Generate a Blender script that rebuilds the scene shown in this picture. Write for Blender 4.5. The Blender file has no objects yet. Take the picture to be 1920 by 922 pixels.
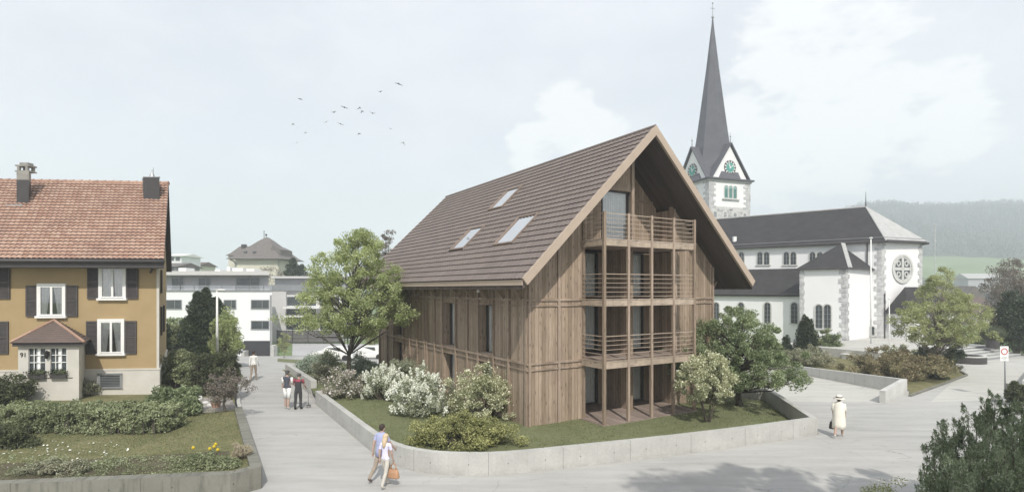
import bpy, math, random
import numpy as np
from mathutils import Vector, Matrix
R = math.radians
sc = bpy.context.scene
COL = sc.collection

# ------------------------------------------------------------ camera, sky, sun, exposure
CAMZ = 5.6; F = 1041.0; HX = 960.0; HV = 542.0
cam = bpy.data.cameras.new('camera'); camo = bpy.data.objects.new('camera', cam); COL.objects.link(camo)
camo.location = (0, 0, CAMZ); camo.rotation_euler = (R(90), 0, 0)
cam.sensor_width = 36; cam.lens = 36 * F / 1920; cam.shift_y = (HV - 461) / 1920
cam.clip_start = 0.1; cam.clip_end = 6000
sc.camera = camo
SUN_EL = 45.0; LX, LY = -0.17, 0.985          # horizontal direction in which the light travels
w = bpy.data.worlds.new("World"); sc.world = w; w.use_nodes = True
nt = w.node_tree; nt.nodes.clear()
N = nt.nodes.new; LK = nt.links.new
out = N('ShaderNodeOutputWorld'); bg = N('ShaderNodeBackground'); bg.inputs[1].default_value = 0.1
sky = N('ShaderNodeTexSky'); sky.sky_type = 'NISHITA'; sky.sun_disc = False
sky.sun_elevation = R(SUN_EL); sky.sun_rotation = math.atan2(-LX, -LY)
sky.air_density = 1.0; sky.dust_density = 2.0
tc = N('ShaderNodeTexCoord')
mp = N('ShaderNodeMapping'); mp.inputs['Scale'].default_value = (1, 1, 2.2); LK(tc.outputs['Generated'], mp.inputs[0])
def wnoise(scale, det, loc):
    m = N('ShaderNodeMapping'); m.inputs['Scale'].default_value = (1, 1, 2.0); m.inputs['Location'].default_value = loc
    LK(tc.outputs['Generated'], m.inputs[0])
    n = N('ShaderNodeTexNoise'); n.inputs['Scale'].default_value = scale; n.inputs['Detail'].default_value = det
    n.inputs['Roughness'].default_value = .55
    LK(m.outputs[0], n.inputs[0]); return n.outputs[0]
def wramp(src, a, b, c0=0, c1=1):
    r = N('ShaderNodeMapRange'); r.interpolation_type = 'SMOOTHSTEP'
    for i, v in zip((1, 2, 3, 4), (a, b, c0, c1)): r.inputs[i].default_value = v
    LK(src, r.inputs[0]); return r.outputs[0]
def wdot(vec):                                     # how near a direction is to a cloud bank
    d = N('ShaderNodeVectorMath'); d.operation = 'DOT_PRODUCT'; v = Vector(vec).normalized(); d.inputs[1].default_value = v
    LK(tc.outputs['Generated'], d.inputs[0]); return d.outputs['Value']
def wmath(op, a, b):
    m = N('ShaderNodeMath'); m.operation = op
    for i, v in enumerate((a, b)):
        if isinstance(v, (int, float)): m.inputs[i].default_value = v
        else: LK(v, m.inputs[i])
    return m.outputs[0]
# cumulus bank behind the church: several lobes times noise
lobes = None
for (u, v, rad) in ((1480, 130, .11), (1620, 170, .12), (1720, 215, .09), (1440, 200, .08), (1490, 60, .06), (1060, 235, .065), (1110, 260, .06),
                    (1000, 275, .05), (1500, 250, .12)):
    d = wdot((u - HX, F, HV - v)); l = wramp(d, math.cos(rad * 1.35), math.cos(rad * .25))
    lobes = l if lobes is None else wmath('MAXIMUM', lobes, l)
edge = wmath('ADD', lobes, wmath('MULTIPLY', wmath('SUBTRACT', wnoise(12, 12, (1.3, .2, 0)), .5), 3.4))
cum = wmath('MULTIPLY', wramp(edge, .25, .95), wramp(lobes, .0, .5))
veil = wramp(wnoise(2.6, 7, (0, 3.1, .4)), .34, .72, .82, 1.0)
wisps = wramp(wnoise(5.5, 8, (2.0, 1.1, 5)), .45, .75, 0, .55)
mix1 = N('ShaderNodeMixRGB'); mix1.inputs[2].default_value = (7.95, 8.2, 8.8, 1); LK(veil, mix1.inputs[0]); LK(sky.outputs[0], mix1.inputs[1])
mix2 = N('ShaderNodeMixRGB'); mix2.inputs[2].default_value = (8.4, 8.65, 9.0, 1); LK(wisps, mix2.inputs[0]); LK(mix1.outputs[0], mix2.inputs[1])
mix3 = N('ShaderNodeMixRGB'); mix3.inputs[2].default_value = (9.2, 9.3, 9.45, 1); LK(cum, mix3.inputs[0]); LK(mix2.outputs[0], mix3.inputs[1])
sepz = N('ShaderNodeSeparateXYZ'); LK(tc.outputs['Generated'], sepz.inputs[0]); hzf = wramp(sepz.outputs[2], 0., .38, 1.20, 1.0)
sc_h = N('ShaderNodeVectorMath'); sc_h.operation = 'SCALE'; LK(mix3.outputs[0], sc_h.inputs[0]); LK(hzf, sc_h.inputs['Scale']); LK(sc_h.outputs[0], bg.inputs[0]); LK(bg.outputs[0], out.inputs[0])
sun = bpy.data.lights.new('sun', 'SUN'); suno = bpy.data.objects.new('sun', sun); COL.objects.link(suno)
sun.energy = 3.4; sun.angle = R(.6); sun.color = (1, .95, .87)
hd = Vector((LX, LY, 0)).normalized() * math.cos(R(SUN_EL)); ld = Vector((hd.x, hd.y, -math.sin(R(SUN_EL))))
suno.rotation_euler = ld.to_track_quat('-Z', 'Y').to_euler(); suno.location = (0, -20, 60)
sc.view_settings.view_transform = 'Standard'; sc.view_settings.look = 'None'
sc.view_settings.exposure = 0.2; sc.view_settings.gamma = 1.0; sc.view_settings.use_curve_mapping = False
sc.render.engine = 'CYCLES'; sc.cycles.max_bounces = 6; sc.cycles.transparent_max_bounces = 12; sc.cycles.volume_bounces = 2
sc.cycles.use_denoising = True

# ------------------------------------------------------------ materials
MATS = {}
class NB:
    def __init__(s, name):
        s.m = bpy.data.materials.new(name); s.m.use_nodes = True; s.t = s.m.node_tree
        s.p = s.t.nodes['Principled BSDF']; s.o = s.t.nodes['Material Output']
    def n(s, t): return s.t.nodes.new(t)
    def l(s, a, b): s.t.links.new(a, b)
    def coord(s, kind='Object', scale=(1, 1, 1)):
        c = s.n('ShaderNodeTexCoord'); m = s.n('ShaderNodeMapping'); m.inputs['Scale'].default_value = scale
        s.l(c.outputs[kind], m.inputs[0]); return m.outputs[0]
    def noise(s, vec, scale, det=4, rough=.5):
        x = s.n('ShaderNodeTexNoise'); x.inputs['Scale'].default_value = scale; x.inputs['Detail'].default_value = det
        x.inputs['Roughness'].default_value = rough; s.l(vec, x.inputs[0]); return x.outputs[0]
    def ramp(s, src, a, b, c0=0., c1=1.):
        r = s.n('ShaderNodeMapRange')
        for i, v in zip((1, 2, 3, 4), (a, b, c0, c1)): r.inputs[i].default_value = v
        s.l(src, r.inputs[0]); return r.outputs[0]
    def math(s, op, a, b=0.):
        m = s.n('ShaderNodeMath'); m.operation = op
        for i, v in enumerate((a, b)):
            if isinstance(v, (int, float)): m.inputs[i].default_value = v
            else: s.l(v, m.inputs[i])
        return m.outputs[0]
    def mix(s, f, a, b, mode='MIX'):
        m = s.n('ShaderNodeMixRGB'); m.blend_type = mode
        for i, v in enumerate((f, a, b)):
            if isinstance(v, (int, float)): m.inputs[i].default_value = v
            elif isinstance(v, tuple): m.inputs[i].default_value = (*v, 1)
            else: s.l(v, m.inputs[i])
        return m.outputs[0]
    def bump(s, h, strength, dist=.02):
        b = s.n('ShaderNodeBump'); b.inputs['Strength'].default_value = strength; b.inputs['Distance'].default_value = dist
        s.l(h, b.inputs['Height']); s.l(b.outputs[0], s.p.inputs['Normal'])
    def base(s, c): s.l(c, s.p.inputs['Base Color'])
def rgb(*c): return tuple(c)

def plain(name, c, rough=.7, var=.12, scale=3., bump=.15, bscale=None, metal=0., spec=.3):
    b = NB(name); v = b.coord()
    n = b.noise(v, scale, 6, .6); k = b.ramp(n, .25, .75, 1 - var, 1 + var)
    b.base(b.mix(1., c, b.mix(0., (1, 1, 1), (1, 1, 1)), 'MULTIPLY') if False else b.mix(b.ramp(n, .3, .7), tuple(x * (1 - var) for x in c), tuple(min(1, x * (1 + var)) for x in c)))
    b.p.inputs['Roughness'].default_value = rough; b.p.inputs['Metallic'].default_value = metal
    b.p.inputs['Specular IOR Level'].default_value = spec
    if bump: b.bump(b.noise(v, bscale or scale * 8, 5, .6), bump, .02)
    MATS[name] = b.m; return b.m

def wood(name, c, horizontal=False, board=.16, groove=.45, knots=True):
    """boards from the UVs (metres): each board its own tone, dark joints, grain and knots"""
    b = NB(name); tcn = b.n('ShaderNodeTexCoord'); sp = b.n('ShaderNodeSeparateXYZ'); b.l(tcn.outputs['UV'], sp.inputs[0])
    U, V = (sp.outputs[1], sp.outputs[0]) if horizontal else (sp.outputs[0], sp.outputs[1])
    k = b.math('DIVIDE', U, board); cell = b.math('FLOOR', k); fr = b.math('FRACT', k)
    wn = b.n('ShaderNodeTexWhiteNoise'); wn.noise_dimensions = '1D'; b.l(cell, wn.inputs['W'])
    tone = wn.outputs['Value']
    cb = b.n('ShaderNodeCombineXYZ'); b.l(b.math('MULTIPLY', U, 26.), cb.inputs[0]); b.l(b.math('ADD', b.math('MULTIPLY', V, 1.3), b.math('MULTIPLY', tone, 37.)), cb.inputs[1]); b.l(cell, cb.inputs[2])
    grain = b.noise(cb.outputs[0], 1.6, 5, .65)
    cb2 = b.n('ShaderNodeCombineXYZ'); b.l(b.math('MULTIPLY', U, 5.5), cb2.inputs[0]); b.l(b.math('ADD', b.math('MULTIPLY', V, 1.9), b.math('MULTIPLY', tone, 11.)), cb2.inputs[1]); b.l(cell, cb2.inputs[2])
    vo = b.n('ShaderNodeTexVoronoi'); vo.inputs['Scale'].default_value = 1.15; b.l(cb2.outputs[0], vo.inputs[0])
    kn = b.ramp(vo.outputs['Distance'], .06, .26, .52, 1.) if knots else b.ramp(grain, 0, 1, 1, 1)
    blot = b.noise(b.coord('UV', (.5, .35, 1)), 1.5, 3)
    f = b.math('MULTIPLY', b.ramp(tone, 0, 1, .74, 1.16), b.ramp(grain, .28, .72, .68, 1.26))
    wst = b.noise(b.coord('UV', (3.0, .22, 1)), 1.4, 5, .6); f = b.math('MULTIPLY', f, b.ramp(wst, .3, .72, 1.12, .80)); f = b.math('MULTIPLY', f, kn); f = b.math('MULTIPLY', f, b.ramp(blot, .3, .7, .9, 1.08))
    ed = b.math('MINIMUM', fr, b.math('SUBTRACT', 1., fr)); gr = b.ramp(ed, .02, .07, groove, 1.)
    f = b.math('MULTIPLY', f, gr)
    cc = b.n('ShaderNodeCombineXYZ')
    for i in range(3): b.l(f, cc.inputs[i])
    hue = b.mix(tone, c, (c[0] * .96, c[1] * .98, c[2] * 1.06))
    b.base(b.mix(1., hue, cc.outputs[0], 'MULTIPLY')); b.p.inputs['Roughness'].default_value = .8
    b.p.inputs['Specular IOR Level'].default_value = .2
    b.bump(b.math('ADD', gr, b.math('MULTIPLY', grain, .25)), .5, .012)
    MATS[name] = b.m; return b.m

def leafm(name, c0, c1, tr=.25, scale=.8):
    b = NB(name); g = b.n('ShaderNodeNewGeometry')
    n = b.noise(b.coord(), scale, 3)
    f = b.math('ADD', b.math('MULTIPLY', g.outputs['Random Per Island'], .65), b.ramp(n, .3, .7, -.15, .4))
    col = b.mix(f, c0, c1); b.base(col); b.p.inputs['Roughness'].default_value = .55
    b.p.inputs['Specular IOR Level'].default_value = .35
    t = b.n('ShaderNodeBsdfTranslucent'); b.l(b.mix(.5, col, (c1[0] * 1.2, c1[1] * 1.3, c1[2] * .6)), t.inputs[0])
    m = b.n('ShaderNodeMixShader'); m.inputs[0].default_value = tr
    b.l(b.p.outputs[0], m.inputs[1]); b.l(t.outputs[0], m.inputs[2]); b.l(m.outputs[0], b.o.inputs[0])
    MATS[name] = b.m; return b.m

def tilem(name, c0, c1, c2):
    b = NB(name); tcn = b.n('ShaderNodeTexCoord'); sp = b.n('ShaderNodeSeparateXYZ'); b.l(tcn.outputs['UV'], sp.inputs[0])
    cb = b.n('ShaderNodeCombineXYZ'); b.l(b.math('FLOOR', sp.outputs[0]), cb.inputs[0]); b.l(b.math('FLOOR', sp.outputs[1]), cb.inputs[1])
    wn = b.n('ShaderNodeTexWhiteNoise'); wn.noise_dimensions = '2D'; b.l(cb.outputs[0], wn.inputs['Vector'])
    n = b.noise(b.coord('Object'), .55, 5, .6); n2 = b.noise(b.coord('Object'), 9., 4, .6)
    col = b.mix(wn.outputs['Value'], c0, c1)
    col = b.mix(b.ramp(n, .5, .75, 0, .7), col, c2)
    b.base(b.mix(b.ramp(n2, .35, .75, 0, .35), col, c2)); b.p.inputs['Roughness'].default_value = .75
    b.bump(n2, .25, .01)
    MATS[name] = b.m; return b.m

def glassm(name, refl=.22, tint=(.8, .85, .85)):
    b = NB(name); t = b.n('ShaderNodeBsdfTransparent'); t.inputs[0].default_value = (*tint, 1)
    g = b.n('ShaderNodeBsdfGlossy'); g.inputs['Roughness'].default_value = .03
    lw = b.n('ShaderNodeLayerWeight'); lw.inputs[0].default_value = .35
    m = b.n('ShaderNodeMixShader'); b.l(b.ramp(lw.outputs['Fresnel'], 0, 1, refl * .6, 1), m.inputs[0])
    b.l(t.outputs[0], m.inputs[1]); b.l(g.outputs[0], m.inputs[2]); b.l(m.outputs[0], b.o.inputs[0])
    MATS[name] = b.m; return b.m

def concrete(name, c, panel=2.4, stain=.25, dark=(.12, .13, .11)):
    b = NB(name); v = b.coord(); tcn = b.n('ShaderNodeTexCoord'); sp = b.n('ShaderNodeSeparateXYZ'); b.l(tcn.outputs['UV'], sp.inputs[0])
    n = b.noise(v, 1.1, 8, .65); n2 = b.noise(v, 14, 5, .6)
    st = b.noise(b.coord('UV', (3.5, .5, 1)), 1.5, 6, .65)
    col = b.mix(b.ramp(n, .3, .7), tuple(x * .86 for x in c), tuple(min(1, x * 1.1) for x in c))
    col = b.mix(b.ramp(st, .5, .78, 0, stain), col, dark); ft = b.math('MULTIPLY', b.ramp(sp.outputs[1], .02, .20, 1, 0), b.ramp(b.noise(b.coord('UV', (2.2, 5, 1)), 1.6, 5, .7), .38, .66)); col = b.mix(b.math('MULTIPLY', ft, .45), col, dark)
    k = b.math('FRACT', b.math('DIVIDE', sp.outputs[0], panel)); e = b.math('MINIMUM', k, b.math('SUBTRACT', 1., k))
    k2 = b.math('FRACT', b.math('DIVIDE', sp.outputs[0], panel / 4.)); e2 = b.math('MINIMUM', k2, b.math('SUBTRACT', 1., k2)); j = b.math('MULTIPLY', b.ramp(e, .002, .006, .62, 1.), b.ramp(e2, .005, .02, .88, 1.))
    # tie holes
    hx = b.math('SUBTRACT', b.math('FRACT', b.math('DIVIDE', sp.outputs[0], panel / 2)), .5)
    hy = b.math('SUBTRACT', b.math('FRACT', b.math('DIVIDE', b.math('SUBTRACT', sp.outputs[1], .02), .62)), .5)
    hd_ = b.math('SQRT', b.math('ADD', b.math('POWER', b.math('MULTIPLY', hx, panel / 2), 2.), b.math('POWER', b.math('MULTIPLY', hy, .62), 2.)))
    hole = b.ramp(hd_, .016, .028, .45, 1.)
    f = b.math('MULTIPLY', b.math('MULTIPLY', j, hole), b.ramp(n2, .3, .7, .93, 1.05))
    cc = b.n('ShaderNodeCombineXYZ')
    for i in range(3): b.l(f, cc.inputs[i])
    b.base(b.mix(1., col, cc.outputs[0], 'MULTIPLY')); b.p.inputs['Roughness'].default_value = .85
    b.bump(n2, .25, .01); MATS[name] = b.m; return b.m

def asphalt(name, c, warm=0.):
    b = NB(name); v = b.coord(); c = (c[0], c[1], c[2])
    n = b.noise(v, .16, 6, .6); fine = b.noise(v, 45, 3, .7); streak = b.noise(b.coord('Object', (.22, 1.6, 1)), 1.2, 7, .68); mid = b.noise(v, 2.2, 6, .7)
    col = b.mix(b.ramp(n, .35, .65), tuple(x * .9 for x in c), tuple(x * 1.06 for x in c))
    col = b.mix(b.ramp(streak, .36, .66, 0, .75), col, tuple(x * 1.28 for x in c)); col = b.mix(b.ramp(mid, .55, .72, 0, .3), col, tuple(x * .72 for x in c))
    vo = b.n('ShaderNodeTexVoronoi'); vo.feature = 'DISTANCE_TO_EDGE'; vo.inputs['Scale'].default_value = .17
    wv = b.n('ShaderNodeVectorMath'); wv.operation = 'ADD'; b.l(v, wv.inputs[0])
    nv = b.n('ShaderNodeTexNoise'); nv.inputs['Scale'].default_value = 1.1; nv.inputs['Detail'].default_value = 5; b.l(v, nv.inputs[0])
    sv = b.n('ShaderNodeVectorMath'); sv.operation = 'SCALE'; sv.inputs['Scale'].default_value = 1.6; b.l(nv.outputs['Color'], sv.inputs[0]); b.l(sv.outputs[0], wv.inputs[1])
    b.l(wv.outputs[0], vo.inputs[0])
    crack = b.math('MULTIPLY', b.ramp(vo.outputs['Distance'], .0015, .004, 1, 0), b.ramp(b.noise(v, .3, 2), .45, .6))
    col = b.mix(b.math('MULTIPLY', crack, .5), col, (.13, .13, .13))
    f = b.ramp(fine, .25, .75, .86, 1.14); cc = b.n('ShaderNodeCombineXYZ')
    for i in range(3): b.l(f, cc.inputs[i])
    b.base(b.mix(1., col, cc.outputs[0], 'MULTIPLY')); b.p.inputs['Roughness'].default_value = .9; b.p.inputs['Specular IOR Level'].default_value = .2
    b.bump(fine, .3, .01); MATS[name] = b.m; return b.m

def grassm(name, c0, c1, c2, sc_=1.2):
    b = NB(name); v = b.coord(); n = b.noise(v, sc_, 7, .65); f = b.noise(v, 30, 4, .7); big = b.noise(v, .25, 3)
    col = b.mix(b.ramp(n, .35, .65), c0, c1); col = b.mix(b.ramp(big, .4, .65, 0, .6), col, c2); col = b.mix(b.ramp(f, .3, .75, 0, .5), col, tuple(x * .55 for x in c0))
    b.base(col); b.p.inputs['Roughness'].default_value = .95; b.p.inputs['Specular IOR Level'].default_value = .1; b.bump(f, .6, .03); MATS[name] = b.m; return b.m

wood('wood', (.375, .288, .207)); wood('wood_plain', (.355, .275, .205), knots=True, board=.6, groove=1.)
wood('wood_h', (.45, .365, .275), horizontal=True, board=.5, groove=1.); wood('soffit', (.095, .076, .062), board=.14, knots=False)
wood('deck', (.33, .26, .215), horizontal=False, board=.14, knots=False, groove=.5)
plain('barge', (.42, .34, .27), .6, .05, 2, .05); plain('roof_edge', (.22, .17, .14), .6)
tilem('tiles_brown', (.152, .123, .110), (.190, .155, .138), (.135, .112, .102))
tilem('tiles_red', (.33, .19, .135), (.46, .31, .235), (.25, .165, .13)); plain('tile_edge_shade', (.06, .042, .036), .95, .1, 3, 0); tilem('tiles_dark', (.10, .075, .066), (.15, .11, .095), (.09, .07, .06))  # dark brown for tile fronts paints in the shade between courses
plain('ochre', (.37, .275, .15), .9, .07, .9, .2, 25); plain('plinth', (.55, .53, .48), .9, .08, 1.2, .3, 20)
plain('white_paint', (.78, .78, .76), .6, .04, 2, .05); plain('shutter', (.075, .068, .066), .7, .15, 3, .1)
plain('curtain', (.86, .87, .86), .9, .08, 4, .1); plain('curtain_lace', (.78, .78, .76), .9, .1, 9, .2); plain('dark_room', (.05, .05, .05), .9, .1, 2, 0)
glassm('glass', .2, (.96, .97, .97)); glassm('glass_sky', .12, (.5, .52, .52)); plain('skylight_blind', (.34, .34, .33), .5, .05, 1, 0)
plain('dark_glass', (.06, .07, .075), .12, .3, 1.2, 0, spec=.8); plain('slate', (.05, .048, .05), .85, .18, 1.1, .5, 6, spec=.15)
plain('slate_light', (.42, .42, .41), .6, .12, 2, .5, 8)
plain('stucco', (.80, .80, .80), .9, .03, .6, .15, 30); plain('white_modern', (.80, .81, .82), .8, .02, .5, .05)
plain('stone', (.50, .50, .50), .9, .3, 2.2, .9, 3); plain('stone_pale', (.55, .55, .53), .9, .12, 3, .5, 6); plain('grey_wall', (.40, .40, .42), .8, .05, 1, .1)
plain('beige_wall', (.55, .54, .53), .8, .04, 1, .1); plain('metal_grey', (.32, .33, .34), .45, .08, 3, .05, metal=.4); plain('metal_dark', (.07, .065, .065), .5, .1, 3, .05, metal=.2)
plain('lead', (.10, .10, .115), .45, .15, .8, .2, 6, spec=.5); plain('teal', (.10, .33, .29), .5, .1, 2, .05); plain('teal_light', (.30, .46, .44), .6, .1, 2, .05)
plain('black', (.02, .02, .02), .6, .2, 3, .05); plain('gold', (.62, .60, .5), .4, .05, 3, 0); plain('red', (.45, .07, .07), .5, .05, 3, 0)
plain('villa_wall', (.62, .60, .50), .9, .05, 1, .1); plain('villa_roof', (.16, .145, .135), .8, .2, 3, .3, 20); plain('garage_door', (.045, .045, .05), .5, .1, 1, .1)
concrete('concrete', (.46, .455, .43), 2.4, .18, (.25, .25, .22)); concrete('concrete_old', (.20, .195, .165), 3.1, .9, (.05, .055, .042)); concrete('concrete_new', (.52, .515, .49), 2.6, .1, (.3, .3, .28))
asphalt('asphalt', (.37, .365, .35)); asphalt('paving_warm', (.43, .425, .395)); asphalt('parking', (.40, .40, .40))
grassm('lawn', (.15, .165, .085), (.22, .235, .13), (.19, .20, .11)); grassm('lawn_dry', (.15, .15, .075), (.28, .25, .14), (.17, .17, .085)); grassm('field', (.17, .23, .11), (.25, .31, .16), (.21, .27, .15), .02)
grassm('soil', (.10, .085, .06), (.16, .14, .10), (.09, .085, .06)); grassm('hillside', (.085, .08, .085), (.13, .12, .12), (.10, .10, .09), .02); grassm('gravel', (.30, .28, .26), (.42, .40, .37), (.34, .30, .28), 9)
plain('bark', (.10, .085, .07), .95, .3, 8, .9, 14); plain('bark_pale', (.22, .19, .16), .95, .25, 9, .8, 16)
leafm('leaf_tree', (.14, .175, .08), (.60, .65, .36), .38); leafm('leaf_dark', (.08, .11, .06), (.38, .44, .25), .25); leafm('leaf_pale', (.22, .25, .17), (.52, .54, .42), .25)
leafm('leaf_blossom', (.15, .17, .085), (.66, .66, .46), .25); leafm('petal', (.75, .77, .70), (.92, .92, .88), .2); leafm('petal_pink', (.5, .42, .44), (.82, .78, .78), .2)
leafm('leaf_juniper', (.11, .12, .05), (.50, .50, .22), .2, 1.6); leafm('leaf_hedge', (.10, .12, .06), (.42, .46, .28), .2); leafm('leaf_conifer', (.022, .035, .018), (.06, .085, .035), .1)
leafm('leaf_yew', (.035, .045, .025), (.13, .15, .07), .15); leafm('leaf_heather', (.17, .13, .085), (.36, .33, .19), .2); leafm('leaf_grey', (.18, .19, .13), (.44, .43, .32), .2); leafm('leaf_cypress', (.07, .10, .065), (.42, .47, .33), .25, 2.)
leafm('twig', (.13, .112, .095), (.26, .225, .19), .1); leafm('leaf_blue', (.19, .24, .20), (.50, .56, .47), .2); leafm('yellow', (.6, .45, .02), (.8, .6, .05), .2); leafm('leaf_straw', (.35, .30, .22), (.55, .49, .38), .2)
leafm('blade', (.14, .16, .075), (.28, .31, .16), .3); leafm('forest', (.07, .068, .08), (.19, .18, .20), .1, .01); leafm('leaf_olive', (.17, .19, .09), (.54, .56, .31), .3)
leafm('petal_yellow', (.62, .62, .42), (.92, .92, .76), .2)
plain('chimney_render', (.27, .26, .24), .9, .2, 4, .4)
skinm = plain('skin', (.42, .29, .235), .6, .06, 8, .05)

# ------------------------------------------------------------ helpers
FR = {}                                                      # frames of roots: (loc, rotz)
def tag(o, label=None, cat=None, group=None, kind=None):
    if label: o['label'] = label
    if cat: o['category'] = cat
    if group: o['group'] = group
    if kind: o['kind'] = kind
    return o
def thing(name, label, cat, loc=(0, 0, 0), rz=0., group=None):
    o = bpy.data.objects.new(name, None); o.empty_display_size = .2; COL.objects.link(o)
    o.location = loc; o.rotation_euler = (0, 0, rz); FR[o.name] = (Vector(loc), rz)
    return tag(o, label, cat, group)
class MB:
    def __init__(s): s.v = []; s.f = []; s.m = []; s.uv = []
    def face(s, pts, m=0, uv=None):
        i = len(s.v); s.v += [tuple(p) for p in pts]; s.f.append(tuple(range(i, i + len(pts)))); s.m.append(m); s.uv.append(uv); return s
    def hexa(s, p, m=0):                                     # p: 4 bottom + 4 top, both counter-clockwise from above
        for q in ((3, 2, 1, 0), (4, 5, 6, 7), (0, 1, 5, 4), (1, 2, 6, 5), (2, 3, 7, 6), (3, 0, 4, 7)): s.face([p[k] for k in q], m)
        return s
    def box(s, x0, x1, y0, y1, z0, z1, m=0):
        return s.hexa([(x0, y0, z0), (x1, y0, z0), (x1, y1, z0), (x0, y1, z0), (x0, y0, z1), (x1, y0, z1), (x1, y1, z1), (x0, y1, z1)], m)
    def obox(s, c, ux, hx, hy, z0, z1, m=0):                 # box turned about z: centre c (x,y), unit ux
        ux = Vector((ux[0], ux[1])).normalized(); uy = Vector((-ux.y, ux.x)); c = Vector(c[:2])
        q = [c - ux * hx - uy * hy, c + ux * hx - uy * hy, c + ux * hx + uy * hy, c - ux * hx + uy * hy]
        return s.hexa([(p.x, p.y, z0) for p in q] + [(p.x, p.y, z1) for p in q], m)
    def prism(s, pts, vec, m=0):                             # planar polygon extruded along vec
        a = [Vector(p) for p in pts]; vec = Vector(vec); b = [p + vec for p in a]; n = len(a)
        nr = Vector((0, 0, 0))
        for i in range(n): nr += a[i].cross(a[(i + 1) % n])
        if nr.dot(vec) > 0: a.reverse(); b.reverse()
        s.face(a, m); s.face(list(reversed(b)), m)
        for i in range(n):
            j = (i + 1) % n; s.face([a[j], a[i], b[i], b[j]], m)
        return s
    def beam(s, p, q, w_, h, m=0, up=(0, 0, 1)):
        p = Vector(p); q = Vector(q); d = (q - p).normalized(); up = Vector(up)
        if abs(d.dot(up)) > .98: up = Vector((1, 0, 0))
        r = d.cross(up).normalized() * w_ / 2; u = r.cross(d).normalized() * h / 2
        return s.hexa([p - r - u, p + r - u, q + r - u, q - r - u, p - r + u, p + r + u, q + r + u, q - r + u], m)
    def tube(s, pts, rad, n=8, m=0, cap=True):
        pts = [Vector(p) for p in pts]; rings = []
        if not hasattr(rad, '__len__'): rad = [rad] * len(pts)
        for i, p in enumerate(pts):
            d = (pts[min(i + 1, len(pts) - 1)] - pts[max(i - 1, 0)]); d = d.normalized() if d.length > 1e-9 else Vector((0, 0, 1))
            a = Vector((1, 0, 0)) if abs(d.x) < .8 else Vector((0, 1, 0)); x = d.cross(a).normalized(); y = d.cross(x)
            k0 = len(s.v)
            for k in range(n):
                t = 2 * math.pi * k / n; s.v.append(tuple(p + (x * math.cos(t) + y * math.sin(t)) * rad[i]))
            rings.append(k0)
        for a, b in zip(rings, rings[1:]):
            for k in range(n):
                s.f.append((a + k, b + k, b + (k + 1) % n, a + (k + 1) % n)); s.m.append(m); s.uv.append(None)
        if cap:
            s.f.append(tuple(range(rings[0], rings[0] + n))); s.m.append(m); s.uv.append(None)
            s.f.append(tuple(reversed(range(rings[-1], rings[-1] + n)))); s.m.append(m); s.uv.append(None)
        return s
    def lathe(s, prof, c=(0, 0, 0), n=16, m=0):              # prof: (r, z)
        return s.rings([[(c[0] + r * math.cos(2 * math.pi * k / n), c[1] + r * math.sin(2 * math.pi * k / n), c[2] + z) for k in range(n)] for r, z in prof], m)
    def rings(s, rg, m=0, cap=True):
        n = len(rg[0]); b0 = len(s.v)
        for r in rg: s.v += [tuple(p) for p in r]
        for i in range(len(rg) - 1):
            for k in range(n):
                a = b0 + i * n + k; b = b0 + i * n + (k + 1) % n; s.f.append((a, b, b + n, a + n)); s.m.append(m); s.uv.append(None)
        if cap:
            s.f.append(tuple(reversed(range(b0, b0 + n)))); s.m.append(m); s.uv.append(None)
            e = b0 + (len(rg) - 1) * n; s.f.append(tuple(range(e, e + n))); s.m.append(m); s.uv.append(None)
        return s
    def ell(s, c, r, n=10, k=7, m=0):
        return s.rings([[(c[0] + r[0] * math.sin(t) * math.cos(a), c[1] + r[1] * math.sin(t) * math.sin(a), c[2] - r[2] * math.cos(t))
                         for a in [2 * math.pi * j / n for j in range(n)]] for t in [math.pi * (i + .15) / (k + .3) for i in range(k + 1)]], m)
    def build(s, name, mats, parent=None, smooth=False, world=False):
        if isinstance(mats, str): mats = [mats]
        V = s.v
        if world and parent is not None:
            loc, rz = FR[parent.name]; c_, s_ = math.cos(-rz), math.sin(-rz)
            V = [((x - loc.x) * c_ - (y - loc.y) * s_, (x - loc.x) * s_ + (y - loc.y) * c_, z - loc.z) for x, y, z in V]
        me = bpy.data.meshes.new(name); me.from_pydata(V, [], s.f); me.update()
        for mn in mats: me.materials.append(MATS[mn])
        if len(mats) > 1: me.polygons.foreach_set('material_index', s.m)
        uvl = me.uv_layers.new(name='uv'); co = V
        buf = []
        for p, uv in zip(me.polygons, s.uv):
            if uv: buf += [c for q in uv for c in q]; continue
            n = p.normal
            if abs(n.z) < .75:
                l = math.hypot(n.x, n.y) or 1; tx, ty = -n.y / l, n.x / l
                if tx + ty * .37 < 0: tx, ty = -tx, -ty
                for vi in p.vertices: c = co[vi]; buf += [c[0] * tx + c[1] * ty, c[2]]
            else:
                for vi in p.vertices: c = co[vi]; buf += [c[0], c[1]]
        uvl.data.foreach_set('uv', buf)
        if smooth: me.polygons.foreach_set('use_smooth', [True] * len(me.polygons))
        o = bpy.data.objects.new(name, me); COL.objects.link(o)
        if parent is not None: o.parent = parent; FR[o.name] = FR.get(parent.name, (Vector((0, 0, 0)), 0.))
        else: FR[o.name] = (Vector((0, 0, 0)), 0.)
        return o
def structure(name, mb, mat): return tag(mb.build(name, mat), kind='structure')
def X(u, y): return (u - HX) / F * y
def Z(v, y): return CAMZ - (v - HV) / F * y
def at(u, v, z=0.):                                          # point on the level z seen at (u, v)
    y = (CAMZ - z) * F / (v - HV); return Vector((X(u, y), y, z))

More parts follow.
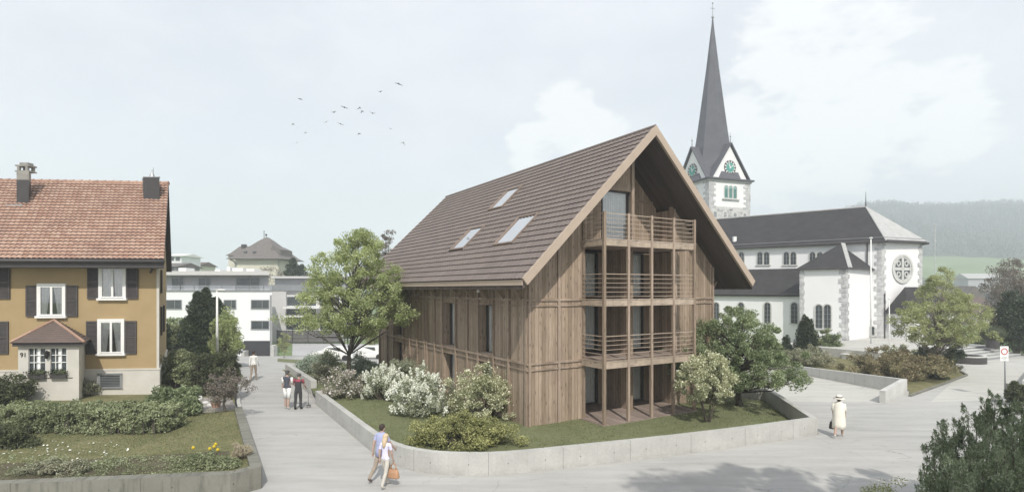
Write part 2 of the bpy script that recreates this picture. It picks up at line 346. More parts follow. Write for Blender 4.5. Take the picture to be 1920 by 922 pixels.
def leaf_mesh(name, P, size, mat, parent=None, aspect=.5, seed=0, up=.3, dirs=None, label=None):
    """P (n,3) world points -> one mesh of small leaf faces"""
    rg = np.random.default_rng(seed); n = len(P)
    nr = rg.normal(size=(n, 3)); nr[:, 2] += up; nr /= np.linalg.norm(nr, axis=1)[:, None]
    t = rg.normal(size=(n, 3)) if dirs is None else dirs + rg.normal(size=(n, 3)) * .25
    t -= nr * (t * nr).sum(1)[:, None]; t /= np.linalg.norm(t, axis=1)[:, None] + 1e-9
    b = np.cross(nr, t); s = size * rg.uniform(.6, 1.35, n)[:, None]
    if parent is not None:
        loc, rz = FR[parent.name]; P = P - np.array(loc)
    c = np.stack([P + t * s, P + b * s * aspect + nr * s * .12, P - t * s, P - b * s * aspect + nr * s * .12], 1).reshape(-1, 3)
    me = bpy.data.meshes.new(name); me.vertices.add(4 * n); me.vertices.foreach_set('co', c.astype(np.float32).ravel())
    me.loops.add(4 * n); me.loops.foreach_set('vertex_index', np.arange(4 * n, dtype=np.int32))
    me.polygons.add(n); me.polygons.foreach_set('loop_start', np.arange(0, 4 * n, 4, dtype=np.int32)); me.polygons.foreach_set('loop_total', np.full(n, 4, dtype=np.int32))
    me.update(calc_edges=True); me.materials.append(MATS[mat])
    o = bpy.data.objects.new(name, me); COL.objects.link(o)
    if parent is not None: o.parent = parent
    FR[o.name] = FR.get(parent.name, (Vector((0, 0, 0)), 0.)) if parent is not None else (Vector((0, 0, 0)), 0.)
    return o

def clump_points(rg, centers, radii, per, flat=.8):
    out_ = []
    for c, r in zip(centers, radii):
        k = max(3, int(per * rg.uniform(.6, 1.3))); d = rg.normal(size=(k, 3)); d /= np.linalg.norm(d, axis=1)[:, None]
        d *= (rg.uniform(0, 1, k) ** .45)[:, None] * r; d[:, 2] *= flat; out_.append(c + d)
    return np.concatenate(out_)

def tree(name, label, cat, base, height, prof, trunk_r=.15, clumps=90, per=260, cr=.5, leaf=.07, mat='leaf_tree', bark='bark', seed=1, group=None, lean=(0, 0),
         trunk_top=.8, stems=1, flowers=None, flat=.8):
    """prof: list of (height fraction, crown radius)"""
    rg = np.random.default_rng(seed); b = Vector(base); t = thing(name, label, cat, base, 0, group)
    hs = [p[0] for p in prof]; rs = [p[1] for p in prof]
    cs = []; rad = []
    for i in range(clumps):
        for _ in range(40):
            h = rg.uniform(hs[0], hs[-1]); rr = np.interp(h, hs, rs)
            if rg.uniform() < rr / max(rs): break
        a = rg.uniform(0, 2 * math.pi); q = rr * rg.uniform(.15, 1.) ** .55
        lump = 1 + .18 * math.sin(3 * a + seed) + .12 * math.sin(5 * a + h * 9)
        cs.append(np.array([b.x + lean[0] * h + q * lump * math.cos(a), b.y + lean[1] * h + q * lump * math.sin(a), b.z + height * h])); rad.append(cr * rg.uniform(.55, 1.2))
    mb = MB(); trunks = []
    for s_ in range(stems):
        a = 2 * math.pi * s_ / max(1, stems) + seed; sp = 0 if stems == 1 else 1
        pts = []; m = 9
        for k in range(m):
            f = k / (m - 1) * trunk_top; wob = .03 * height * (rg.uniform(-.5, .5, 2)) * (k > 0) * (1 if stems == 1 else .6)
            pts.append(Vector((b.x + lean[0] * f + wob[0] + sp * math.cos(a) * (.06 + f * height * .28), b.y + lean[1] * f + wob[1] + sp * math.sin(a) * (.06 + f * height * .28), b.z - .08 + f * height)))
        rr_ = [trunk_r * (1.25 if k == 0 else 1 - .85 * k / (m - 1)) for k in range(m)]
        mb.tube(pts, rr_, 9); trunks.append(pts)
    mb.build('trunk', bark, t, True, True)
    br = MB()
    for c, r in list(zip(cs, rad))[::2]:
        pts = trunks[int(rg.integers(len(trunks)))]; c = Vector(c)
        hz = (c.z - b.z) * rg.uniform(.45, .8); k = min(range(len(pts)), key=lambda j: abs(pts[j].z - b.z - hz)); p = pts[max(1, k)]
        if p.z > c.z: p = pts[max(1, k - 2)]
        mid = p.lerp(c, .5) + Vector(rg.uniform(-.12, .12, 3)) * (c - p).length; r0 = trunk_r * .32 * (1 - .5 * hz / height)
        br.tube([p, mid, c], [r0, r0 * .6, r0 * .2], 5)
    br.build('branches', bark, t, True, True)
    P = clump_points(rg, cs, rad, per, flat); leaf_mesh('crown', P, leaf, mat, t, .55, seed)
    if flowers:
        fm, fn, fs = flowers; idx = rg.choice(len(P), fn); leaf_mesh('blossom', P[idx] + rg.normal(size=(fn, 3)) * .04, fs, fm, t, .8, seed + 5)
    return t

def shrub(name, label, cat, base, rx, ry, h, n=6000, leaf=.05, mat='leaf_hedge', seed=1, clumps=60, cr=.25, spikes=None, group=None, box=False, stems=True, flowers=None, low=.05, bumpy=.15, aspect=.5):
    """rounded or clipped bush of leaf faces on stems; spikes=(material,count,length) adds flower heads"""
    rg = np.random.default_rng(seed); b = Vector(base); t = thing(name, label, cat, base, 0, group)
    cs = []
    for i in range(clumps):
        if box: q = rg.uniform(-1, 1, 2); z = rg.uniform(low, 1); q3 = np.array([q[0] * rx, q[1] * ry, z * h])
        else:
            d = rg.normal(size=3); d /= np.linalg.norm(d); d[2] = abs(d[2]) ** .7; f = rg.uniform(.25, 1) ** .5 * (1 + rg.uniform(-bumpy, bumpy)); q3 = np.array([d[0] * rx * f, d[1] * ry * f, low * h + d[2] * h * f * (1 - low)])
        cs.append(np.array(b) + q3)
    rad = [cr * rg.uniform(.6, 1.25) for _ in cs]
    mb = MB()
    for c in cs[::3]:
        c = Vector(c); p = b + Vector(((c.x - b.x) * .2, (c.y - b.y) * .2, -.03)) if not box else Vector((c.x, c.y, b.z - .02))
        mb.tube([p, p.lerp(c, .5) + Vector((0, 0, .08 * h)), c], [.022, .014, .006], 5)
    mb.build('stems', 'bark', t, False, True)
    P = clump_points(rg, cs, rad, n / clumps); P[:, 2] = np.maximum(P[:, 2], b.z + .02); leaf_mesh('foliage', P, leaf, mat, t, aspect, seed)
    if spikes:
        fm, cnt, ln = spikes; Q = []
        outer = sorted(cs, key=lambda c: -(((c[0] - b.x) / rx) ** 2 + ((c[1] - b.y) / ry) ** 2 * .4 + ((c[2] - b.z) / h) ** 2 * 1.4))[:max(8, int(len(cs) * .7))]
        for i in range(cnt):
            c = outer[int(rg.integers(len(outer)))] + rg.normal(size=3) * cr * .6; up = np.array([(c[0] - b.x) * .35 / rx, (c[1] - b.y) * .35 / ry, 1.]); up /= np.linalg.norm(up)
            m = 46; s_ = rg.uniform(0, 1, m); Q.append(c + up * (s_ * ln)[:, None] + rg.normal(size=(m, 3)) * (ln * .16 * (1.15 - s_))[:, None])
        leaf_mesh('blossom', np.concatenate(Q), .037, fm, t, .8, seed + 9)
    if flowers:
        fm, fn, fs = flowers; idx = rg.choice(len(P), fn); c0 = np.array(b) + np.array([0, 0, h * .3]); d = P[idx] - c0
        leaf_mesh('blossom', P[idx] + d * .06, fs, fm, t, .8, seed + 5)
    return t
# ------------------------------------------------------------ ground
def sst(a, b, x): t = min(1, max(0, (x - a) / (b - a))); return t * t * (3 - 2 * t)
def hillz(x, y):
    if y < 200: return 0.
    k = x / y; q = sst(.34, .64, k)
    s = np.interp(y, [200, 300, 420, 550, 640, 760, 900, 1000, 1250, 1800], [0, 6, 19, 38, 64, 103, 132, 136, 110, 60])
    rid = 1 + .05 * math.sin(k * 9 + 1.2) + .02 * math.sin(k * 31) + .10 * sst(.82, .98, k)
    return q * s * rid
def gz(x, y):
    w_ = 1 - sst(-6, 10, x)
    if y > 120: w_ *= max(0, 1 - (y - 120) / 200)
    return -.0824 * (min(max(y, 36), 70) - 36) * w_ + hillz(x, y) - .012
xs = sorted(set([-1500, -1000, -700, -500, -350, -250, -180, -120, -90] + list(range(-70, 61, 4)) + [-6, 10] + list(range(64, 160, 12)) + list(range(160, 900, 22)) + [1000, 1200, 1500, 2000]))
ys = sorted(set([-200, -100, -40, -20] + list(range(-10, 90, 6)) + [36, 70, 120] + list(range(100, 200, 20)) + list(range(200, 1300, 22)) + [1500, 1800, 2500, 4500]))
def grid(xs, ys, name, mat, fz, keep=lambda x, y: True):
    V = []; Fc = []; idx = {}
    for j, y in enumerate(ys):
        for i, x in enumerate(xs): idx[i, j] = len(V); V.append((x, y, fz(x, y)))
    for j in range(len(ys) - 1):
        for i in range(len(xs) - 1):
            if keep((xs[i] + xs[i + 1]) / 2, (ys[j] + ys[j + 1]) / 2): Fc.append((idx[i, j], idx[i + 1, j], idx[i + 1, j + 1], idx[i, j + 1]))
    me = bpy.data.meshes.new(name); me.from_pydata(V, [], Fc); me.materials.append(MATS[mat]); me.polygons.foreach_set('use_smooth', [True] * len(Fc)); me.update()
    o = bpy.data.objects.new(name, me); COL.objects.link(o); FR[o.name] = (Vector((0, 0, 0)), 0.); return tag(o, kind='structure')
tg = grid(xs, ys, 'terrain', 'field', gz)
hl = [x for x in range(150, 1100, 14)]
def wooded(x, y): return y > 575 + 60 * math.sin(x * .011) + 25 * math.sin(x * .05) and x / y > .36
tag(grid(hl, list(range(480, 1180, 14)), 'hill', 'hillside', lambda x, y: gz(x, y) + .5, wooded), kind='structure')

def flat(name, pts, z, mat, zf=None):
    mb = MB(); a = [Vector((p[0], p[1], (zf(p[0], p[1]) if zf else z))) for p in pts]
    nr = sum(((a[i].x * a[(i + 1) % len(a)].y - a[(i + 1) % len(a)].x * a[i].y) for i in range(len(a))))
    if nr < 0: a.reverse()
    mb.face(a); return structure(name, mb, mat)
def slope(x, y): return -.0824 * (min(max(y, 36), 70) - 36)
flat('road', [(-17.4, 36), (-15.6, 31), (-12.3, 23.6), (-7.6, 15), (-14, 13.4), (-26, 10.6), (-40, 2), (-40, -30), (60, -30), (60, 48), (8, 48), (-6.2, 36)], 0., 'asphalt')
flat('driveway', [(-17.4, 36), (-6.2, 36), (-14.5, 69.9), (-37, 69.9)], 0, 'asphalt', lambda x, y: slope(x, y))
flat('parking_ground', [(-27.8, 70.2), (-14, 70.2), (-10, 84), (-34, 86)], -2.795, 'parking')
flat('plaza', [at(1440, 752)[:2], at(1660, 754)[:2], (21.6, 30.2), (19.2, 36.9), (17, 38), (12.8, 28.2)], .004, 'paving_warm')
flat('path', [(20.8, 27.6), (26.3, 28.4), (34, 34), (48, 47), (37, 46), (31.5, 38.5)], .004, 'paving_warm')

# walls of the main plot
def wall_path(name, label, pts, th, h, mat, side=1, hs=None, base=-.05, z0s=None):
    """wall following pts (its outer foot), thickness th on the given side"""
    P = [Vector((p[0], p[1])) for p in pts]; n = len(P); off = []
    for i in range(n):
        d = (P[min(i + 1, n - 1)] - P[max(i - 1, 0)]).normalized(); off.append(Vector((-d.y, d.x)) * side * th)
    hs = hs or [h] * n; z0 = z0s or [base] * n; mb = MB(); s = 0
    for i in range(n - 1):
        a, b = P[i], P[i + 1]; ai, bi = a + off[i], b + off[i + 1]; L = (b - a).length
        def q(p0, p1, za, zb, ha, hb, flip):
            pts_ = [(p0.x, p0.y, za), (p1.x, p1.y, zb), (p1.x, p1.y, hb), (p0.x, p0.y, ha)]; uv = [(s, za), (s + L, zb), (s + L, hb), (s, ha)]
            if flip: pts_.reverse(); uv.reverse()
            mb.face(pts_, 0, uv)
        q(a, b, z0[i], z0[i + 1], hs[i], hs[i + 1], side < 0); q(ai, bi, z0[i], z0[i + 1], hs[i], hs[i + 1], side > 0)
        t = [(a.x, a.y, hs[i]), (b.x, b.y, hs[i + 1]), (bi.x, bi.y, hs[i + 1]), (ai.x, ai.y, hs[i])]; uv = [(s, 2), (s + L, 2), (s + L, 2.2), (s, 2.2)]
        if side < 0: t.reverse(); uv.reverse()
        mb.face(t, 0, uv); s += L
    for i, e in ((0, 0), (n - 1, 1)):
        a, ai = P[i], P[i] + off[i]; t = [(a.x, a.y, z0[i]), (ai.x, ai.y, z0[i]), (ai.x, ai.y, hs[i]), (a.x, a.y, hs[i])]
        if (e == 0) == (side > 0): t.reverse()
        mb.face(t, 0, [(.3, 0), (.5, 0), (.5, .6), (.3, .6)])
    o = mb.build(name, mat); return tag(o, label, 'wall')
import itertools
raw = [(-9.6, 27.1), (-6.85, 22.5), (-4.78, 19.05), (-3.81, 17.75), (-2.76, 17.0), (-1.61, 16.72), (-.16, 16.8), (2.37, 17.62), (5.2, 18.62), (8.38, 19.88), (11.75, 21.35)]
def catmull(p, k=4):
    o = []
    for i in range(len(p) - 1):
        p0, p1, p2, p3 = [Vector(p[max(0, min(len(p) - 1, i + d))]) for d in (-1, 0, 1, 2)]
        for j in range(k):
            t = j / k; o.append(.5 * ((2 * p1) + (-p0 + p2) * t + (2 * p0 - 5 * p1 + 4 * p2 - p3) * t * t + (-p0 + 3 * p1 - 3 * p2 + p3) * t ** 3))
    return o + [Vector(p[-1])]
front = catmull(raw)
wall_path('garden_wall', 'long curved low concrete wall round the front lawn of the timber house', front, .24, .65, 'concrete', 1)
wall_path('garden_wall', 'short pale concrete wall beside the shrubs, behind the elderly couple', [(-14.7, 36.0), (-10.65, 29.4)], .3, .76, 'concrete', 1)
wall_path('garden_wall', 'shaded concrete wall running back along the lawn by the ramp, right of the big tree', [(11.75, 21.36), (12.95, 28.0)], .24, .655, 'concrete', 1, base=-.3)
wall_path('garden_wall', 'small concrete end wall beside the trunk of the big tree', [(12.95, 28.02), (10.4, 29.2)], .22, .6, 'concrete', 1, base=-.3)
wall_path('garden_wall', 'low concrete wall along the back of the pale plaza under the heather bushes', [(17.2, 39.6), (19.06, 37.1), (21.0, 29.9)], .22, 0, 'concrete_new', -1, hs=[.45, .5, .80])
wall_path('garden_wall', 'stub of sloping concrete wall ending at the plaza entrance', [(21.16, 29.72), (18.3, 27.2)], .26, 0, 'concrete_new', -1, hs=[.80, .62])
def lawnz(x, y): return .35 - .33 * sst(9.2, 12.2, x)
inner = [(p + Vector((0, .1))) for p in front]
lawn_pts = [Vector((p.x + .12 * (p.x > 11), p.y + .1)) for p in front] + [Vector((13.0, 28.1)), Vector((11.5, 30)), Vector((6, 42)), Vector((-8, 40)), Vector((-15.0, 36.2)), Vector((-10.75, 29.6))]
import bmesh
def lawn_mesh(name, pts, zf, mat, step=1.0, kind='structure'):
    bm = bmesh.new(); vs = [bm.verts.new((p[0], p[1], 0)) for p in pts]; f = bm.faces.new(vs)
    x0, x1 = min(p[0] for p in pts), max(p[0] for p in pts); y0, y1 = min(p[1] for p in pts), max(p[1] for p in pts)
    for ax, a, b in ((0, x0, x1), (1, y0, y1)):
        k = math.ceil(a / step) * step
        while k < b:
            co = (k, 0, 0) if ax == 0 else (0, k, 0); no = (1, 0, 0) if ax == 0 else (0, 1, 0)
            bmesh.ops.bisect_plane(bm, geom=bm.verts[:] + bm.edges[:] + bm.faces[:], plane_co=co, plane_no=no); k += step
    for v in bm.verts: v.co.z = zf(v.co.x, v.co.y)
    bmesh.ops.recalc_face_normals(bm, faces=bm.faces)
    for f in bm.faces:
        if f.normal.z < 0: f.normal_flip()
    me = bpy.data.meshes.new(name); bm.to_mesh(me); bm.free(); me.materials.append(MATS[mat])
    o = bpy.data.objects.new(name, me); COL.objects.link(o); FR[o.name] = (Vector((0, 0, 0)), 0.); return tag(o, kind=kind)
lawn_mesh('lawn', lawn_pts, lambda x, y: lawnz(x, y) + .02 * math.sin(x * 1.7 + y * .6) * math.sin(y * 1.3), 'lawn')

def inside(P, poly):
    x, y = P[:, 0], P[:, 1]; r = np.zeros(len(P), bool); n = len(poly)
    for i in range(n):
        a, b = poly[i], poly[(i + 1) % n]
        c = ((a[1] > y) != (b[1] > y)) & (x < (b[0] - a[0]) * (y - a[1]) / ((b[1] - a[1]) or 1e-9) + a[0]); r ^= c
    return r
def blades(name, poly, zf, n, size, mat, seed, keep=None, label=None):
    rg = np.random.default_rng(seed); A = np.array([(p[0], p[1]) for p in poly]); lo, hi = A.min(0), A.max(0)
    P = rg.uniform(lo, hi, (n, 2)); P = P[inside(P, A)]
    if keep is not None: P = P[keep(P)]
    z = np.array([zf(x, y) for x, y in P]) + .015; P3 = np.column_stack([P, z])
    d = np.tile(np.array([0, 0, 1.]), (len(P3), 1)) + rg.normal(size=(len(P3), 3)) * .55
    o = leaf_mesh(name, P3, size, mat, None, .3, seed, 0, d); return tag(o, kind='stuff')
C0 = Vector((.611, 21.2)); Bd = Vector((.8538, .5207)); Ad = Vector((-.5207, .8538))
def tdw(t, d, z=0.): p = C0 + Bd * t + Ad * d; return Vector((p.x, p.y, z))
def not_house(P):
    q = P - np.array(C0); t = q @ np.array(Bd); d = q @ np.array(Ad); return ~((t > -.05) & (d > -.05) & (t < 10.7)) & ~((t > 2.4) & (t < 7.9) & (d > -1.6))
blades('grass', lawn_pts, lawnz, 90000, .035, 'blade', 3, lambda P: not_house(P) & (P[:, 1] < 30))

# ------------------------------------------------------------ generic roof covering
def roof_tiles(mb, O, U, V, L, H, course, pitch, amp=.03, lift=.035, seg=4, holes=()):
    O, U, V = Vector(O), Vector(U).normalized(), Vector(V).normalized(); Nn = U.cross(V).normalized()
    if Nn.z < 0: Nn = -Nn; flip = True
    else: flip = False
    rows = int(round(H / course)); course = H / rows; cols = int(round(L / pitch)); pitch = L / cols
    prof = [math.sin(math.pi * (k / seg)) ** 1 * amp for k in range(seg)]
    for r in range(rows):
        v0, v1 = r * course - .02, (r + 1) * course
        for c in range(cols):
            uc, vc = (c + .5) * pitch, (r + .5) * course
            if any(a < uc < b and e < vc < f for a, b, e, f in holes): continue
            for k in range(seg):
                u0, u1 = (c + k / seg) * pitch, (c + (k + 1) / seg) * pitch; a0, a1 = prof[k], prof[(k + 1) % seg]
                p = [O + U * u0 + V * v0 + Nn * (a0 + lift), O + U * u1 + V * v0 + Nn * (a1 + lift), O + U * u1 + V * v1 + Nn * a1, O + U * u0 + V * v1 + Nn * a0]
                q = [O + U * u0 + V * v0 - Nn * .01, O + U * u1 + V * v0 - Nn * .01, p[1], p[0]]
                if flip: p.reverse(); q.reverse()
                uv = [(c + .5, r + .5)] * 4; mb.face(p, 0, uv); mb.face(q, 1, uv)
    return mb
def curtain(mb, a, b, z0, z1, amp=.03, wave=.16, seed=0, m=0):
    a, b = Vector((a[0], a[1], 0)), Vector((b[0], b[1], 0)); L = (b - a).length; d = (b - a) / L; nn = Vector((-d.y, d.x, 0)); k = max(4, int(L / wave * 6)); rg = random.Random(seed); P = []
    for i in range(k + 1):
        s = i / k * L; P.append(a + d * s + nn * amp * math.sin(s / wave * 6.283 + 1.3 * math.sin(s * 3 + seed)))
    for p, q in zip(P, P[1:]): mb.face([(p.x, p.y, z0), (q.x, q.y, z0), (q.x, q.y, z1), (p.x, p.y, z1)], m)
    return mb

# ------------------------------------------------------------ the timber house
RZ = math.atan2(Bd.y, Bd.x); BZ = .30
H = thing('timber_house', 'new brown timber house with steep tiled gable roof and stacked wooden balconies', 'house', (C0.x, C0.y, 0), RZ)
WD, LN = 10.62, 17.8; MID = WD / 2; APZ = 12.26; SL = .977
def top(t): return APZ - SL * abs(t - MID)
def und(t): return top(t) - .42
BACK = LN + 1.2; FRONT = -1.42; OV = 1.10
# walls -------------------------------------------------
fw = MB()
def wallpoly(mb, pts, d, th=.22, m=0): mb.prism([(t, d, z) for t, z in pts], (0, th, 0), m)
wallpoly(fw, [(0, BZ), (2.75, BZ), (2.75, und(2.75)), (0, und(0))], 0)
wallpoly(fw, [(7.85, BZ), (WD, BZ), (WD, und(WD)), (7.85, und(7.85))], 0)
wallpoly(fw, [(2.75, 7.56), (3.62, 7.56), (3.62, und(3.62)), (2.75, und(2.75))], 0)
wallpoly(fw, [(3.62, 9.78), (5.28, 9.78), (5.28, und(5.28)), (3.62, und(3.62))], 0)
wallpoly(fw, [(5.42, 7.56), (7.85, 7.56), (7.85, und(7.85)), (5.42, und(5.42))], 1.0)
fw.box(5.28, 5.42, 0.002, 1.9, BZ, 11.35)
fw.build('gable_wall', 'wood', H)
rw = MB()                                               # walls inside the loggias
for z0, z1 in ((BZ + .02, 2.52), (2.80, 4.93), (5.22, 7.29)):
    for a, b, d in ((2.75, 3.75, 1.82), (5.0, 5.28, 1.82), (5.42, 5.75, 1.27), (7.3, 7.86, 1.27)):
        rw = MB(); wallpoly(rw, [(a, z0), (b, z0), (b, z1), (a, z1)], d, .1); rw.build('loggia_wall', 'wood', H)
    for a, b, c in ((2.55, 2.74, 1.9), (7.86, 8.0, 1.4)): rw = MB(); rw.box(a, b, .23, c, z0, z1); rw.build('loggia_wall', 'wood', H)
    rw = MB()
rw.box(7.86, 8.0, .23, 1.1, 7.6, und(8.0))
rw.build('loggia_wall', 'wood', H)
sw = MB(); openings = [(2.62, 3.93), (6.3, 7.72), (13.4, 15.0)]
d0 = 0.221
for a, b in openings + [(LN, None)]:
    sw.box(0, .22, d0, a, BZ, 7.0)
    if b is None: break
    sw.box(0, .22, a, b, 4.93, 7.0); sw.box(0, .22, a, b, 2.45, 2.80); sw.box(0.001, .22, a, b, BZ, .42)
    for z0, z1 in ((.42, 2.45), (2.8, 4.93)):            # deep reveals and dark panels
        sw.box(.22, .62, b, b + .06, z0, z1); sw.box(.22, .62, a - .06, a, z0, z1); sw.box(.22, .62, a - .06, b + .06, z1, z1 + .06); sw.box(.22, .62, a - .06, b + .06, z0 - .06, z0)
    d0 = b
sw.build('side_wall', 'wood', H)
ow = MB(); ow.box(WD - .22, WD, .221, LN, BZ, 7.0)
ow.build('side_wall', 'wood', H)
bw = MB(); wallpoly(bw, [(.221, BZ), (WD - .221, BZ), (WD - .221, und(WD) - .1), (MID, und(MID) - .1), (.221, und(0) - .1)], LN - .22, .219); bw.build('rear_wall', 'wood', H)
# battens and belt courses -----------------------------
bt = MB()
for t, zt in ((.05, 7.0), (1.43, 8.2), (2.68, 9.3), (7.92, 9.3), (9.28, 7.9), (WD - .06, 7.0)):
    bt.box(t - .055, t + .055, -.07, -.002, BZ, min(zt, und(t) - .05))
bt.box(5.27, 5.43, -.08, 0.0, 7.56, und(MID) - .1)
for z0, z1 in ((2.46, 2.52), (2.69, 2.78), (4.93, 4.98), (5.14, 5.23)):
    for a, b in ((-.10, 2.62), (7.98, WD + .02)): bt.box(a, b, -.055, -.003, z0, z1)
bt.box(3.62, 5.26, -.05, -.004, 9.78, 10.05); bt.box(5.44, 7.8, .93, .996, 9.6, 9.68); bt.box(2.75, 3.6, -.05, -.003, 9.05, 9.12)
bt.build('batten', 'wood_plain', H)
bs = MB()
for d in (.06, 1.34, 2.6, 3.96, 5.03, 6.27, 7.77, 8.75, 9.8, 10.1, 11.2, 12.3, 13.35, 15.05, 16.2, LN - .08):
    bs.box(-.10, -.002, d - .05, d + .05, BZ, 6.95)
prev = .12
for z0, z1, pr in ((2.46, 2.52, .05), (2.70, 2.79, .08), (4.93, 4.98, .05), (5.14, 5.24, .08)): bs.box(-pr, -.003, .12, LN - .14, z0, z1)
bs.build('batten', 'wood_plain', H)
for d in (.4, 1.75, 3.1, 4.45, 5.8, 7.15, 8.5, 9.85, 11.2, 12.55, 13.9, 15.25, 16.6):
    st = MB(); st.beam((-.05, d, 5.2), (-.80, d, 6.02), .07, .10); st.build('strut', 'wood_plain', H)
for d in (.4, 3.1): st = MB(); st.beam((WD + .05, d, 5.2), (WD + .80, d, 6.02), .07, .10); st.build('strut', 'wood_plain', H)
pl = MB(); pl.box(-.92, -.78, -1.3, LN + 1.0, 6.0, 6.14); pl.box(WD + .78, WD + .92, -1.3, LN + 1.0, 6.0, 6.14); pl.build('purlin', 'wood_plain', H)
# roof ---------------------------------------------------
rf = MB()
E0, E1 = -OV, WD + OV
ze = APZ - SL * (MID + OV)
prof_pts = [(E0, ze - .05), (MID, APZ - .05), (E1, ze - .05), (E1, ze - .34), (MID, APZ - .42), (E0, ze - .34)]
# two slabs with boarded undersides
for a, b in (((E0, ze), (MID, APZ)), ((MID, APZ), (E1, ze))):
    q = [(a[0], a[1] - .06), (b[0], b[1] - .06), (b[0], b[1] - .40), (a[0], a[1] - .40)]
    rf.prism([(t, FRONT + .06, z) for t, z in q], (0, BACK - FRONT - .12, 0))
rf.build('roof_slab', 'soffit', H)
sd = Vector((MID + OV, 0, APZ - ze)); slen = sd.length
S_SK = [(7.29, 3.34, 1.5, 1.75), (7.2, 1.08, 1.6, 1.72), (2.6, 1.1, 1.65, 1.95)]      # d, t, width, slope length
def sk_rect(d, t, wd, ln): s = (t - E0) / (MID + OV) * slen; return (d - wd / 2 - FRONT, d + wd / 2 - FRONT, s - ln / 2, s + ln / 2)
holes = [sk_rect(*q) for q in S_SK]
tl = MB(); roof_tiles(tl, (E0 - .04, FRONT + .02, ze - .04), (0, 1, 0), (MID + OV, 0, APZ - ze), BACK - FRONT - .04, slen, .365, .27, .030, .04, 4, holes)
tl.build('roof_tiles', ['tiles_brown', 'tile_edge_shade'], H)
tr = MB(); roof_tiles(tr, (E1 + .04, FRONT + .02, ze - .04), (0, 1, 0), (-(MID + OV), 0, APZ - ze), BACK - FRONT - .04, slen, .365, .27, .030, .04, 4)
tr.build('roof_tiles', ['tiles_brown', 'tile_edge_shade'], H)
rg_ = MB(); rg_.tube([(MID, FRONT, APZ - .01), (MID, BACK, APZ - .01)], .10, 8); rg_.build('ridge_cap', 'tiles_brown', H)
for y0, y1 in ((FRONT - .05, FRONT + .058), (BACK - .058, BACK + .05)):
    bb = MB()
    for s in (-1, 1):
        e = MID + s * (MID + OV + .06); zz = APZ - SL * (MID + OV + .06)
        bb.prism([(MID, y0, APZ + .045), (e, y0, zz + .045), (e - s * .19, y0, zz - .19), (MID, y0, APZ - .36)], (0, y1 - y0, 0))
    bb.build('barge_board', 'barge', H)
for s, e in ((-1, E0), (1, E1)):
    fb = MB(); fb.box(*sorted((e - s * .0, e + s * .035)), FRONT + .06, BACK - .06, ze - .26, ze - .045); fb.build('fascia', 'barge', H)
sl_u = Vector((MID + OV, 0, APZ - ze)).normalized(); sl_n = Vector((-sl_u.z, 0, sl_u.x))
for (a, b, c, e) in holes:
    O = Vector((E0, FRONT, ze)); fr = MB()
    def PP(u, v, h): return O + Vector((0, u, 0)) + sl_u * v + sl_n * h
    fw_ = .09
    for (ua, ub, va, vb) in ((a, a + fw_, c, e), (b - fw_, b, c, e), (a + fw_, b - fw_, c, c + fw_), (a + fw_, b - fw_, e - fw_, e)):
        fr.hexa([PP(ub, va, -.1), PP(ub, vb, -.1), PP(ua, vb, -.1), PP(ua, va, -.1), PP(ub, va, .10), PP(ub, vb, .10), PP(ua, vb, .10), PP(ua, va, .10)])
    f_ = fr.build('skylight', 'roof_edge', H)
    g = MB(); g.face([PP(b - fw_, c + fw_, .05), PP(b - fw_, e - fw_, .05), PP(a + fw_, e - fw_, .05), PP(a + fw_, c + fw_, .05)]); g.build('pane', 'glass_sky', f_)
    g = MB(); g.face([PP(b - fw_, c + fw_, -.03), PP(b - fw_, e - fw_, -.03), PP(a + fw_, e - fw_, -.03), PP(a + fw_, c + fw_, -.03)]); g.build('blind', 'skylight_blind', f_)
# balconies -----------------------------------------------
PT = [2.62, 3.86, 5.13, 6.41, 7.69]; PF = -1.36
dk = MB(); dk.box(2.5, 7.85, PF - .12, 1.9, .18, .38); dk.build('terrace_deck', 'deck', H)
for z in (2.80, 5.22, 7.57):
    fl = MB(); fl.box(2.62, 7.85, PF + .05, 1.9 if z < 7 else 1.0, z - .26, z - .05); fl.build('balcony_floor', 'deck', H)
    bm_ = MB()
    for a, b in zip(PT, PT[1:]): bm_.box(a + .055, b - .055, PF - .03, PF + .045, z - .28, z - .03); bm_.box(a + .055, b - .055, PF - .05, PF + .06, z - .029, z)
    for t in (PT[0], PT[-1]): bm_.box(t - .04, t + .04, PF + .06, -.005, z - .28, z - .03); bm_.box(t - .055, t + .055, PF + .061, -.005, z - .029, z)
    bm_.build('edge_beam', 'wood_h', H)
    rl = MB(); nb = 6
    for k in range(nb):
        zz = z + .10 + k * (.98 - .10) / (nb - 1)
        r = .013 if k < nb - 1 else .02
        rl.box(PT[0] + .055, PT[-1] - .055, PF - .011, PF + .011, zz - r, zz + r * .4)
        for t in (PT[0], PT[-1]): rl.box(t - .014, t + .014, PF + .05, -.01, zz - r, zz + r * .4)
    rl.build('railing', 'barge', H)
for t in PT:
    p = MB(); p.box(t - .055, t + .055, PF - .055, PF + .055, .381, 8.6); p.build('balcony_post', 'wood_plain', H)
    for z in (2.5, 4.9, 7.27):
        pass
